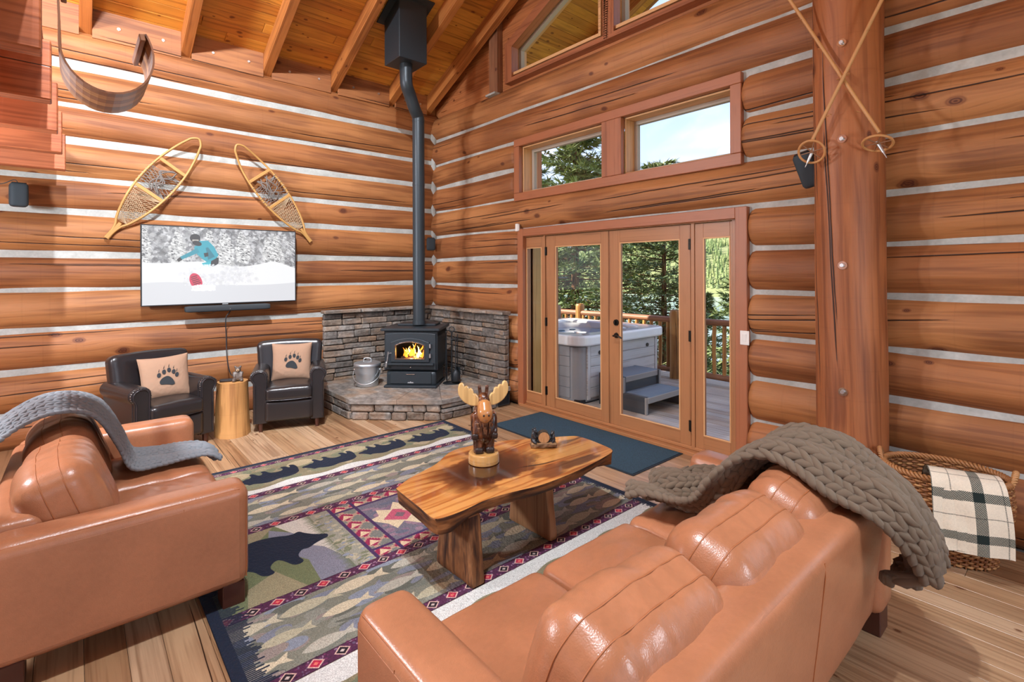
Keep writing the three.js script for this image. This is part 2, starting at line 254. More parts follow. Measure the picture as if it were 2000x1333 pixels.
// left wall: logs along z
{
  const wl = struct('wall_left'), ch = [0.30, 0.71, 1.10, 1.51, 1.86, 2.28, 2.62, 3.0, 3.365, 3.78], ed = [-0.08, ...ch, 4.14];
  part('wall_core', bx(-0.55, -0.16, -0.1, 4.45, -0.5, ZB + 0.4, 0.004, 2), M.panel, wl);
  for (let i = 0; i < ed.length - 1; i++) { const h = ed[i + 1] - ed[i], r = Math.hypot(0.14, (h - 0.062) / 2); part('log', T(logGeo(ZB + 0.1, r, 100 + i), -0.19, (ed[i] + ed[i + 1]) / 2, ZB, 0, Math.PI / 2), M.log[(i * 3 + 1) % 4], wl); }
  ch.forEach((y, i) => part('chinking', T(warp(uvM(new THREE.BoxGeometry(ZB, 0.13, 0.08, 60, 1, 1), 0, i, i), (x, q, z) => 0.008 * n3(x * 2, i, z * 3)), -0.09, y, ZB / 2, 0, Math.PI / 2), M.chink, wl));
  RAFT.slice(1, -1).forEach((z, k) => { const a = z + 0.05, b = RAFT[k + 2] - 0.05; part('blocking_board', bx(-0.06, -0.02, 4.09, 4.46, a, b, 0.003, 2, k), M.log[3], wl); if (k < 5) for (const t of [0.22, 0.72]) part('screw_plate', T(new THREE.CylinderGeometry(0.014, 0.016, 0.01, 10), -0.016, 4.24, lerp(a, b, t), 0, 0, -Math.PI / 2), M.steel, wl); });
}
// right wall: logs along x, broken by the doors and the windows
{
  const wr = struct('wall_right'), ch = [0.43, 0.78, 1.12, 1.49, 1.855, 2.205, 2.60, 2.97, 3.32, 3.70], ed = [-0.02, ...ch, 4.06], END = XF;
  const spans = (i) => i <= 5 ? [[-0.06, 1.975], [4.822, i < 2 ? END : 6.66]] : i === 7 || i === 8 ? [[-0.06, 1.915], [4.775, 6.66]] : [[-0.06, i === 6 ? 6.66 : END]];
  for (const [a, b, c, d] of [[-0.5, 2.03, -0.1, 2.15], [4.77, 6.72, -0.1, 2.15], [6.72, END + 0.4, -0.1, 0.9], [8.4, END + 0.4, 0.9, 3.25], [-0.5, 6.72, 2.15, 2.66], [-0.5, 2.0, 2.66, 3.25], [4.70, 6.72, 2.66, 3.25], [-0.5, END + 0.4, 3.25, 4.1]]) part('wall_core', bx(a, b, c, d, -0.4, -0.16), M.panel, wr);
  for (let i = 0; i < ed.length - 1; i++) { const h = ed[i + 1] - ed[i], r = Math.hypot(0.14, (h - 0.038) / 2); spans(i).forEach(([a, b], s) => part('log', T(logGeo(b - a, r, 200 + i * 3 + s, s === 1 || a > 0 ? 1 : 0, b < 7 ? 1 : 0), a, (ed[i] + ed[i + 1]) / 2, -0.19), M.log[(i * 3 + s) % 4], wr)); }
  ch.forEach((y, i) => { const E2 = i < 2 || i > 7 ? END : 6.66, sp = i <= 4 ? [[-0.06, 1.975], [4.822, E2]] : i === 5 ? [[-0.06, E2]] : i === 6 || i === 7 ? [[-0.06, 1.915], [4.775, E2]] : [[-0.06, END]]; sp.forEach(([a, b]) => part('chinking', T(warp(uvM(new THREE.BoxGeometry(b - a, 0.13, 0.08, Math.ceil((b - a) * 6), 1, 1), 0, i, i * 2), (x, q, z) => 0.008 * n3(x * 2, i + 20, z * 3)), (a + b) / 2, y, -0.09), M.chink, wr)); });
  part('corner_chinking', T(warp(uvM(new THREE.CylinderGeometry(0.045, 0.045, 3.9, 10, 60), 1), (x, y, z) => 0.012 * n3(x * 9, y * 6, z * 9)), -0.028, 1.95, -0.028), M.chink, wr);
  // gable above the logs
  const hole = (l, r, b) => { const q = (x, y) => onto(x, y, -0.1), pts = [q(l, b), q(r, b), q(r, 4.62 + ROOF * (r - 2.035)), q(l, 4.62 + ROOF * (l - 2.035))]; return new THREE.Path(pts.map((p) => new THREE.Vector2(...p))); };
  const s = shape([[-0.5, 4.02], [XF + 0.5, 4.02], [XF + 0.5, roofY(XF + 0.5)], [RIDGE, roofY(RIDGE) + 0.05], [-0.5, EAVE - 0.2]]); s.holes.push(hole(1.86, 3.33, 4.15), hole(3.47, 5.05, 4.15));
  part('gable_panel', T(ext(s, 0.16), 0, 0, -0.3), M.panel, wr);
  for (let k = 0; k < 9; k++) { const y = 4.08 + k * 0.085, x1 = 1.33, x0 = Math.max(0.02, (y - 4.15) / ROOF); if (x0 < x1 - 0.05) part('panel_board', T(ext([[x0, y], [x1, y], [x1, y + 0.083], [Math.min(x1, x0 + 0.19), y + 0.083]], 0.018, 0.002), 0, 0, -0.14), M.panel, wr); }
  part('gable_stud', bx(1.345, 1.52, 4.05, 5.1, -0.14, -0.04, 0.006, 1, 3), mat([0.30, 0.13, 0.06], { rough: 0.7, map: plankT, bump: plankB, bs: 0.004 }), wr);
  part('stud_shim', bx(1.33, 1.53, 4.035, 4.062, -0.14, 0.01), M.chink, wr);
}
// windows: casing boards, jambs, sashes, panes
const ring = (x0, x1, y0, y1, w, z0, z1, c = 0.003) => [bx(x0, x1, y1 - w, y1, z0, z1, c, 0), bx(x0, x1, y0, y0 + w, z0, z1, c, 0, 2), bx(x0, x0 + w, y0 + w, y1 - w, z0, z1, c, 1, 4), bx(x1 - w, x1, y0 + w, y1 - w, z0, z1, c, 1, 6)];
function pane(parent, x0, x1, y0, y1, z) { const g = new THREE.PlaneGeometry(x1 - x0, y1 - y0); return part('glass_pane', g, M.glass, parent, [(x0 + x1) / 2, (y0 + y1) / 2, z]); }
{
  const w = struct('window_1'); const cas = [[1.9, 4.787, 3.245, 3.342, 0], [1.9, 4.787, 2.56, 2.66, 0], [1.9, 2.0, 2.66, 3.245, 1], [4.69, 4.787, 2.66, 3.245, 1], [3.305, 3.56, 2.66, 3.245, 1]];
  cas.forEach(([a, b, c, d, L], i) => part('casing_board', bx(a + 0.001, b - 0.001, c + 0.001, d - 0.001, -0.06, 0.004, 0.004, L, i), M.trim, w));
  for (const [a, b] of [[2.0, 3.305], [3.56, 4.69]]) {
    part('jamb', ring(a, b, 2.66, 3.245, 0.018, -0.30, -0.06), M.jamb, w);
    const f = part('sash', ring(a + 0.018, b - 0.018, 2.678, 3.227, 0.04, -0.25, -0.2), M.sash, w);
    pane(f, a + 0.05, b - 0.05, 2.7, 3.2, -0.225);
  }
  const u = struct('window_2'), top = (x) => 4.62 + ROOF * (x - 2.035);
  const board = (p, z0, z1, L = 0) => T(ext(p.map((q) => onto(q[0], q[1], z1)), z1 - z0, 0.002, L), 0, 0, z0);
  for (const [l, r] of [[1.86, 3.33], [3.47, 5.05]]) {
    part('casing_board', board([[l - 0.13, 4.10], [l, 4.15], [l, top(l)], [l - 0.13, top(l - 0.13) + 0.13]], -0.14, -0.03, 1), M.trim, u);
    part('casing_board', board([[l - 0.13, 4.10], [r + 0.07, 4.10], [r, 4.15], [l, 4.15]], -0.14, -0.03), M.trim, u);
    part('casing_board', board([[l, top(l)], [r, top(r)], [r + 0.07, top(r + 0.07) + 0.13], [l - 0.13, top(l - 0.13) + 0.13]], -0.14, -0.03), M.trim, u);
    part('casing_board', board([[r, 4.15], [r + 0.07, 4.10], [r + 0.07, top(r) + 0.13], [r, top(r)]], -0.14, -0.03, 1), M.trim, u);
    const e = [[l, 4.15], [r, 4.15], [r, top(r)], [l, top(l)]], inn = (k) => [[l + k, 4.15 + k], [r - k, 4.15 + k], [r - k, top(r - k) - k * 1.1], [l + k, top(l + k) - k * 1.1]];
    const frame = (k0, k1, z0, z1) => { const s = shape(inn(k0).map((q) => onto(q[0], q[1], -0.1))); s.holes.push(new THREE.Path(inn(k1).map((q) => new THREE.Vector2(...onto(q[0], q[1], -0.1))))); return T(ext(s, z1 - z0), 0, 0, z0); };
    part('jamb', frame(-0.004, 0.03, -0.34, -0.06), M.jamb, u);
    const f = part('sash', frame(0.03, 0.075, -0.26, -0.2), M.sash, u);
    part('glass_pane', new THREE.ShapeGeometry(shape(inn(0.07).map((q) => onto(q[0], q[1], -0.1)))), M.glass, f, [0, 0, -0.23]);
  }
}
// the glazed doors and their sidelights
{
  const d = struct('door_1');
  for (const [a, b, c, e, L] of [[1.966, 2.066, 0, 2.205, 1], [4.732, 4.832, 0, 2.205, 1], [2.066, 4.732, 2.11, 2.205, 0]]) part('casing_board', bx(a, b, c, e, -0.06, 0.006, 0.004, L, a), M.trim, d);
  const X = (x, z = -0.07) => onto(x, 0, z)[0], Yy = (y, z = -0.07) => onto(0, y, z)[1];
  part('frame', [bx(2.03, X(2.10), 0.03, 2.15, -0.2, -0.045, 0.003, 1), bx(X(4.715), 4.77, 0.03, 2.15, -0.2, -0.045, 0.003, 1), bx(2.03, 4.77, Yy(2.095), 2.17, -0.2, -0.04, 0.003, 0), bx(X(2.45), X(2.478), 0.05, 2.13, -0.2, -0.045, 0.002, 1), bx(X(4.338), X(4.372), 0.05, 2.13, -0.2, -0.045, 0.002, 1)], M.door, d);
  part('daylit_reveal', [bx(2.0, 2.032, 0, 2.15, -0.42, -0.2, 0.004, 1), bx(4.768, 4.80, 0, 2.15, -0.42, -0.2, 0.004, 1)], mat([0.56, 0.33, 0.10], { rough: 0.5, map: trimT }), d);  // daylight on the reveal is put into this pale golden colour
  part('threshold', [bx(2.0, 4.80, -0.02, 0.03, -0.26, 0.02, 0.004, 0), bx(2.02, 4.78, 0.03, 0.062, -0.2, -0.045, 0.006, 0)], M.door, d);
  const leaf = (name, a, b, ga, gb, hinge) => {
    const x0 = X(a), x1 = X(b), g0 = X(ga), g1 = X(gb), y0 = 0.062, y1 = Yy(2.09), q0 = Yy(0.209), q1 = Yy(1.96), z0 = -0.1, z1 = -0.055;
    const o = part(name, [bx(x0, g0, y0, y1, z0, z1, 0.002, 1, a), bx(g1, x1, y0, y1, z0, z1, 0.002, 1, b), bx(g0, g1, y0, q0, z0, z1, 0.002, 0, a), bx(g0, g1, q1, y1, z0, z1, 0.002, 0, b)], M.door, d);
    part('glazing_bead', ring(g0 - 0.003, g1 + 0.003, q0 - 0.003, q1 + 0.003, 0.012, -0.06, -0.052, 0.002), M.jamb, o);
    pane(o, g0, g1, q0, q1, -0.078);
    if (hinge) for (const y of [1.91, 1.08, 0.27]) part('hinge', [T(new THREE.CylinderGeometry(0.009, 0.009, 0.1, 10), X(hinge), Yy(y), -0.046), bx(X(hinge) - 0.02, X(hinge) + 0.02, Yy(y) - 0.05, Yy(y) + 0.05, -0.056, -0.05, 0.001)], M.bronze, o);
    return o;
  };
  leaf('sidelight', 2.10, 2.452, 2.149, 2.409); leaf('door_leaf', 2.484, 3.405, 2.64, 3.304, 2.484);
  const rl = leaf('door_leaf', 3.411, 4.33, 3.551, 4.221, 4.33); leaf('sidelight', 4.374, 4.714, 4.454, 4.695);
  part('deadbolt', [T(new THREE.CylinderGeometry(0.031, 0.034, 0.014, 20), 3.45, 1.135, -0.05, Math.PI / 2), bx(3.444, 3.456, 1.115, 1.155, -0.046, -0.02)], M.bronze, rl);
  part('handle', [T(new THREE.CylinderGeometry(0.026, 0.03, 0.012, 20), 3.45, 1.0, -0.05, Math.PI / 2), rod([3.45, 1.0, -0.045], [3.45, 1.0, 0.0], 0.01), tube([[3.45, 1.0, 0], [3.48, 1.005, 0.004], [3.52, 1.0, 0.002], [3.555, 0.985, -0.002]], 0.009, 16)], M.bronze, rl);
}
// ceiling: boards along z on the slope, rafters beneath; the far slope is out of sight
{
  const ce = struct('ceiling'), R = rng(8), W = 0.142, cs = Math.cos(TILT), sn = Math.sin(TILT);
  for (let k = -4; k * W * cs < RIDGE; k++) {
    let z = -2.1 + R() * 0.5, f = true;
    while (z < ZB + 0.3) { const l = 2.6 + R() * 2.6, a = f ? -2.1 : z, b = Math.min(z + l, ZB + 0.4), s = (k + 0.5) * W; f = false; part('board', T(cb(W - 0.002, 0.02, b - a - 0.002, 0.005, 2, R() * 6, R() * 4), s * cs - 0.01 * sn, EAVE + s * sn + 0.01 * cs, (a + b) / 2, 0, 0, TILT), M.ceil[(R() * 4) | 0], ce); z = b; }
  }
  for (const z of RAFT) part('rafter', T(cb(6.75, 0.2, 0.1, 0.004, 0, z * 2, z), 2.62, EAVE + ROOF * 2.62 - 0.1 / cs, z, 0, 0, TILT), M.rafter, ce);
  part('roof_slab', [T(cb(7.0, 0.2, ZB + 2.8, 0.01), 2.35, EAVE + ROOF * 2.35 + 0.14, ZB / 2 - 0.8, 0, 0, TILT), T(cb(4.6, 0.2, ZB + 2.8, 0.01), 7.6, roofY(7.6) + 0.14, ZB / 2 - 0.8, 0, 0, -TILT)], M.panel, ce);
  part('far_slope', T(cb(3.7, 0.02, ZB, 0.004, 2), 7.15, roofY(7.15) + 0.01, ZB / 2, 0, 0, -TILT), M.ceil[0], ce);
  part('ridge_beam', bx(RIDGE - 0.12, RIDGE + 0.12, 6.45, 6.84, -1.3, ZB, 0.01, 2), M.rafter, ce);
}
// walls behind the camera, with their windows
{
  const wb = struct('wall_back'), z0 = ZB, z1 = ZB + 0.3;
  const s = shape([[-0.5, -0.1], [XF + 0.5, -0.1], [XF + 0.5, roofY(XF + 0.5)], [RIDGE, roofY(RIDGE) + 0.05], [-0.5, EAVE - 0.2]]);
  s.holes.push(new THREE.Path([[4.6, 0.7], [8.0, 0.7], [8.0, 2.9], [4.6, 2.9]].map((p) => new THREE.Vector2(...p))));
  part('wall_boards', T(ext(s, 0.3), 0, 0, z0), M.panel, wb);
  const w3 = struct('window_3'); part('frame', ring(4.6, 8.0, 0.7, 2.9, 0.1, z0 - 0.02, z1), M.trim, w3); part('mullion', bx(6.24, 6.36, 0.8, 2.8, z0, z1, 0.004, 1), M.trim, w3); pane(w3, 4.7, 6.24, 0.8, 2.8, z0 + 0.15); pane(w3, 6.36, 7.9, 0.8, 2.8, z0 + 0.15);
  const wf = struct('wall_far'); for (const [a, b, c, d] of [[-0.4, 0.5, -0.1, 5.6], [0.5, 9.0, -0.1, 0.25], [0.5, 9.0, 3.25, 5.6], [4.6, 4.9, 0.25, 3.25], [9.0, ZB + 0.3, -0.1, 5.6]]) part('wall_boards', bx(XF, XF + 0.35, c, d, a, b, 0.004, 2), M.panel, wf);
  const w4 = struct('window_4'); for (const [a, b] of [[0.5, 4.6], [4.9, 9.0]]) { part('frame', ring(a, b, 0.25, 3.25, 0.09, -0.02, 0.3).map((g) => T(g, XF + 0.3, 0, 0, 0, -Math.PI / 2)), M.trim, w4); part('mullion', bx(XF + 0.05, XF + 0.2, 0.3, 3.2, (a + b) / 2 - 0.05, (a + b) / 2 + 0.05), M.trim, w4); const g = part('glass_pane', new THREE.PlaneGeometry(b - a - 0.18, 2.84), M.glass, w4, [XF + 0.15, 1.75, (a + b) / 2]); g.rotation.y = Math.PI / 2; }
  const w5 = struct('window_5'); part('frame', ring(6.66, 8.42, 0.84, 3.28, 0.1, -0.34, 0.004), M.trim, w5); pane(w5, 6.76, 8.32, 0.94, 3.18, -0.2);
}
// loft: joists along z ending over the room, boards on top
{
  const lo = struct('loft_floor');
  [0.60, 1.44, 2.20, 2.98, 3.78].forEach((x, i) => part('joist', bx(x - 0.055, x + 0.055, 2.6, 2.92, 4.27 + i * 0.012, ZB, 0.006, 2, i * 1.7, i), M.joist, lo));
  for (let k = 0; k < 27; k++) part('deck_board', bx(-0.05, 4.05, 2.92, 2.96, 4.34 + k * 0.196, 4.34 + k * 0.196 + 0.193, 0.003, 0, k * 0.7), M.joist, lo);
}
// the log post against the right wall, with its lag bolts
{
  const p = struct('log_post', [5.63, 0, 0.205]);
  part('log', T(logGeo(6.72, 0.204, 321, 0, 0, Math.PI, 0.2, 28), 0, 0, 0, 0, 0, Math.PI / 2), M.post, p);
  for (const y of [3.16, 2.53, 1.70, 0.87]) { const b = part('washer', T(new THREE.CylinderGeometry(0.027, 0.027, 0.006, 20), 0.005, y, 0.206, Math.PI / 2), M.chrome, p); part('lag_bolt', T(new THREE.CylinderGeometry(0.013, 0.013, 0.016, 6), 0.005, y, 0.216, Math.PI / 2), M.steel, b); }
  const q = struct('loft_post', [3.62, 0, 4.72]);
  part('log', T(logGeo(2.6, 0.13, 355, 0, 0, Math.PI, 0.2, 20), 0, 0, 0, 0, 0, Math.PI / 2), mat([0.62, 0.5, 0.4], { rough: 0.7, map: barkT }), q);
  part('lag_bolt', T(new THREE.CylinderGeometry(0.016, 0.016, 0.05, 6), 0.13, 2.2, -0.03, 0, 0, Math.PI / 2), M.chrome, q);
}
// ---------------------------------------------------------------- added lamps out of view, behind and beside the camera
function pendant(x, y, z, I, label) {
  const p = thing('unseen_pendant', label, 'lamp', [x, 0, z], 0, 'opal globe pendants');
  const top = y < 2.5 ? 2.6 : roofY(x) - 0.02;
  part('cord', rod([0, y + 0.2, 0], [0, top, 0], 0.006), M.black, p); part('canopy', T(lathe([[0, 0.03], [0.06, 0.02], [0.065, 0]], 20), 0, top - 0.03, 0), M.bronze, p); part('cap', T(lathe([[0, 0.06], [0.05, 0.05], [0.07, 0]], 20), 0, y + 0.17, 0), M.bronze, p);
  part('globe', T(new THREE.SphereGeometry(0.19, 32, 20), 0, y, 0), mat([0.9, 0.88, 0.84], { rough: 0.4, emissive: LAMP, emissiveIntensity: 3 }), p);
  const l = new THREE.PointLight(LAMP, I); l.position.set(0, y, 0); l.shadow.radius = 9.4; l.castShadow = true; l.name = 'lamp_light'; p.add(l);
}
pendant(5.3, 5.35, 3.6, 3, 'added opal globe pendant below the ridge over the sofa');  // added fill light from above, out of view
pendant(5.5, 5.35, 6.4, 3, 'added opal globe pendant below the ridge behind the camera position');  // second added fill light, also unseen
function addedSpot(pos, aim, I, angle, label) {   // an added, unseen can on the ridge beam that brightens where it aims
  const s = thing('added_spotlight', label, 'spotlight', pos, 0, 'added spotlights on the ridge beam'), d = new THREE.Vector3(...aim).sub(new THREE.Vector3(...pos)).normalize(), q = new THREE.Quaternion().setFromUnitVectors(new THREE.Vector3(0, -1, 0), d);
  part('stem', rod([0, 0.02, 0], [0, 0.18, 0], 0.01), M.black, s);
  const can = part('can', lathe([[0, 0.08], [0.05, 0.08], [0.06, 0.06], [0.065, -0.1], [0.06, -0.1], [0.056, -0.06]], 28), M.black, s); can.quaternion.copy(q);
  part('lens', T(new THREE.CircleGeometry(0.056, 24), 0, -0.06, 0, Math.PI / 2), mat([0.9, 0.9, 0.9], { rough: 0.4, emissive: LAMP, emissiveIntensity: 4 }), can);
  const l = new THREE.SpotLight(LAMP, I, 0, angle, 0.6); l.position.copy(d).multiplyScalar(0.12); l.target.position.copy(d).multiplyScalar(3); l.shadow.radius = 3; l.castShadow = true; s.add(l, l.target);
}
addedSpot([5.35, 6.2, 4.3], [0, 2.1, 3.3], 150, 0.62, 'added black spotlight on the ridge beam aimed at the television wall');
addedSpot([5.35, 6.2, 3.9], [3.7, 0, 2.7], 62, 0.62, 'added black spotlight on the ridge beam aimed at the rug');
addedSpot([5.65, 6.2, 4.4], [6.4, 0, 2.6], 40, 0.5, 'added black spotlight on the ridge beam aimed behind the sofa');
{
  const f = thing('added_floor_lamp', 'added floor lamp with a large opal globe behind the sofa', 'lamp', [7.85, 0, 2.2]);  // added out of view to brighten the sofa back and nearby floor
  part('base', lathe([[0, 0.03], [0.05, 0.03], [0.15, 0.012], [0.155, 0]], 28), M.bronze, f); part('pole', rod([0, 0.02, 0], [0, 1.5, 0], 0.014), M.bronze, f);
  part('globe', T(new THREE.SphereGeometry(0.22, 32, 20), 0, 1.7, 0), mat([0.9, 0.9, 0.9], { rough: 0.4, emissive: LAMP, emissiveIntensity: 3 }), f); part('switch', rod([0, 1.42, 0.014], [0, 1.42, 0.035], 0.005), M.black, f);
  const l = new THREE.PointLight(LAMP, 5); l.position.set(0, 1.7, 0); l.shadow.radius = 10.9; l.castShadow = true; f.add(l);
}
pendant(1.7, 4.1, 5.6, 26, 'opal globe pendant hanging above the loft floor');
pendant(2.4, 2.2, 6.0, 25, 'added opal globe pendant hanging under the loft joists');  // added fill for the lower left wall and floor, unseen
// ---------------------------------------------------------------- stone surround and hearth
{
  // lays rough stones over a face w x h; put(x, y, w, h, r) places one
  function courses(w, h, seed, hmin, hmax, put) { const R = rng(seed); let y = 0; while (y < h - 0.02) { let rh = hmin + R() * (hmax - hmin); if (h - y - rh < hmin) rh = h - y; let x = 0; while (x < w - 0.01) { let l = 0.13 + R() * 0.3; if (w - x - l < 0.12) l = w - x; if (rh > 0.1 && R() < 0.25) { const q = rh * (0.4 + 0.2 * R()); put(x, y, l, q, R); put(x, y + q, l, rh - q, R); } else put(x, y, l, rh, R); x += l; } y += rh; } }
  const stone = (l, h, d, R) => { const g = cb(l - 0.008, h - 0.008, d, Math.min(0.013, h * 0.15), 0, R() * 4, R() * 4), P = g.attributes.position, s = R() * 50; for (let i = 0; i < P.count; i++) { const x = P.getX(i), y = P.getY(i), z = P.getZ(i); P.setXYZ(i, x + 0.007 * n3(x * 9 + s, y * 14, z * 9), y + 0.005 * n3(x * 8, y * 9 + s, z), z + (z > 0 ? 0.012 * n3(x * 11, y * 17, s) : 0)); } g.computeVertexNormals(); return g; };
  const su = thing('stone_surround', 'grey ledgestone facing on both log walls behind the wood stove', 'stone wall');
  part('mortar_bed', [bx(0.058, 0.08, 0.24, 1.12, 0.07, 1.74), bx(0.07, 1.86, 0.24, 1.12, 0.058, 0.08)], M.mortar, su);
  courses(1.73, 0.89, 3, 0.055, 0.12, (x, y, w, h, R) => part('stone', T(stone(w, h, 0.07 + R() * 0.02, R), 0.096 + R() * 0.012, 0.235 + y + h / 2, 1.76 - x - w / 2, 0, Math.PI / 2), M.stone[(R() * 6) | 0], su));
  courses(1.82, 0.89, 9, 0.055, 0.12, (x, y, w, h, R) => part('stone', T(stone(w, h, 0.07 + R() * 0.02, R), 0.05 + x + w / 2, 0.235 + y + h / 2, 0.096 + R() * 0.012), M.stone[(R() * 6) | 0], su));
  const R = rng(44); for (let z = 1.78; z > 0.06; ) { const l = Math.min(0.3 + R() * 0.25, z - 0.03); part('cap_stone', T(stone(l, 0.05, 0.15, R), 0.132, 1.148, z - l / 2, 0, Math.PI / 2), M.slab[(R() * 3) | 0], su); z -= l; }
  for (let x = 0.05; x < 1.86; ) { const l = Math.min(0.3 + R() * 0.25, 1.9 - x); part('cap_stone', T(stone(l, 0.05, 0.15, R), x + l / 2, 1.148, 0.132), M.slab[(R() * 3) | 0], su); x += l; }

  const he = thing('hearth', 'raised stone hearth with flagstone top and cut front corner', 'hearth');
  part('hearth_core', T(ext([[0.07, -0.07], [1.88, -0.07], [1.88, -1.10], [1.195, -1.82], [0.07, -1.84]], 0.18), 0, 0, 0, -Math.PI / 2), M.mortar, he);
  const face = (x0, z0, x1, z1, seed) => { const L = Math.hypot(x1 - x0, z1 - z0), a = Math.atan2(-(z1 - z0), x1 - x0); courses(L, 0.188, seed, 0.085, 0.1, (x, y, w, h, Q) => { const t = (x + w / 2) / L; part('stone', T(stone(w, h, 0.07, Q), lerp(x0, x1, t), y + h / 2, lerp(z0, z1, t), 0, a), M.stone[(Q() * 6) | 0], he); }); };
  face(0.08, 1.86, 1.20, 1.845, 21); face(1.20, 1.845, 1.905, 1.11, 22); face(1.905, 1.11, 1.905, 0.32, 23);
  const slab = (p, i) => part('flagstone', T(ext(p.map((q) => [q[0], -q[1]]), 0.042, 0.006, 0), 0, 0.193, 0, -Math.PI / 2), M.slab[i % 3], he);
  [[[0.12, 0.12], [0.86, 0.12], [0.62, 0.92], [0.12, 0.96]], [[0.12, 0.97], [0.62, 0.93], [0.72, 1.885], [0.12, 1.885]], [[0.63, 0.92], [0.95, 1.0], [1.235, 1.885], [0.73, 1.885]], [[0.96, 1.0], [1.1, 0.9], [1.60, 1.50], [1.245, 1.88]], [[1.11, 0.89], [1.3, 0.75], [1.945, 1.13], [1.61, 1.49]], [[0.87, 0.12], [1.945, 0.12], [1.945, 0.55], [1.31, 0.74], [1.1, 0.88], [0.95, 0.98], [0.64, 0.91]], [[1.32, 0.745], [1.945, 0.56], [1.945, 1.12]]].forEach(slab);
  const v = thing('vent_grille', 'small black lattice vent in the hearth side by the doors', 'vent', [1.925, 0, 0.2]);
  part('frame', ring(-0.09, 0.09, 0.02, 0.2, 0.014, -0.008, 0.008).map((g) => T(g, 0, 0, 0, 0, Math.PI / 2)), M.iron, v);
  part('lattice', Array.from({ length: 9 }, (_, i) => [rod([0, 0.03, -0.08 + i * 0.02], [0, 0.19, -0.08 + i * 0.02], 0.003, 0.003, 5), rod([0.003, 0.03 + i * 0.02, -0.08], [0.003, 0.03 + i * 0.02, 0.08], 0.003, 0.003, 5)]).flat(), M.iron, v);
  part('back_plate', bx(-0.02, -0.012, 0.02, 0.2, -0.09, 0.09), M.black, v);
}
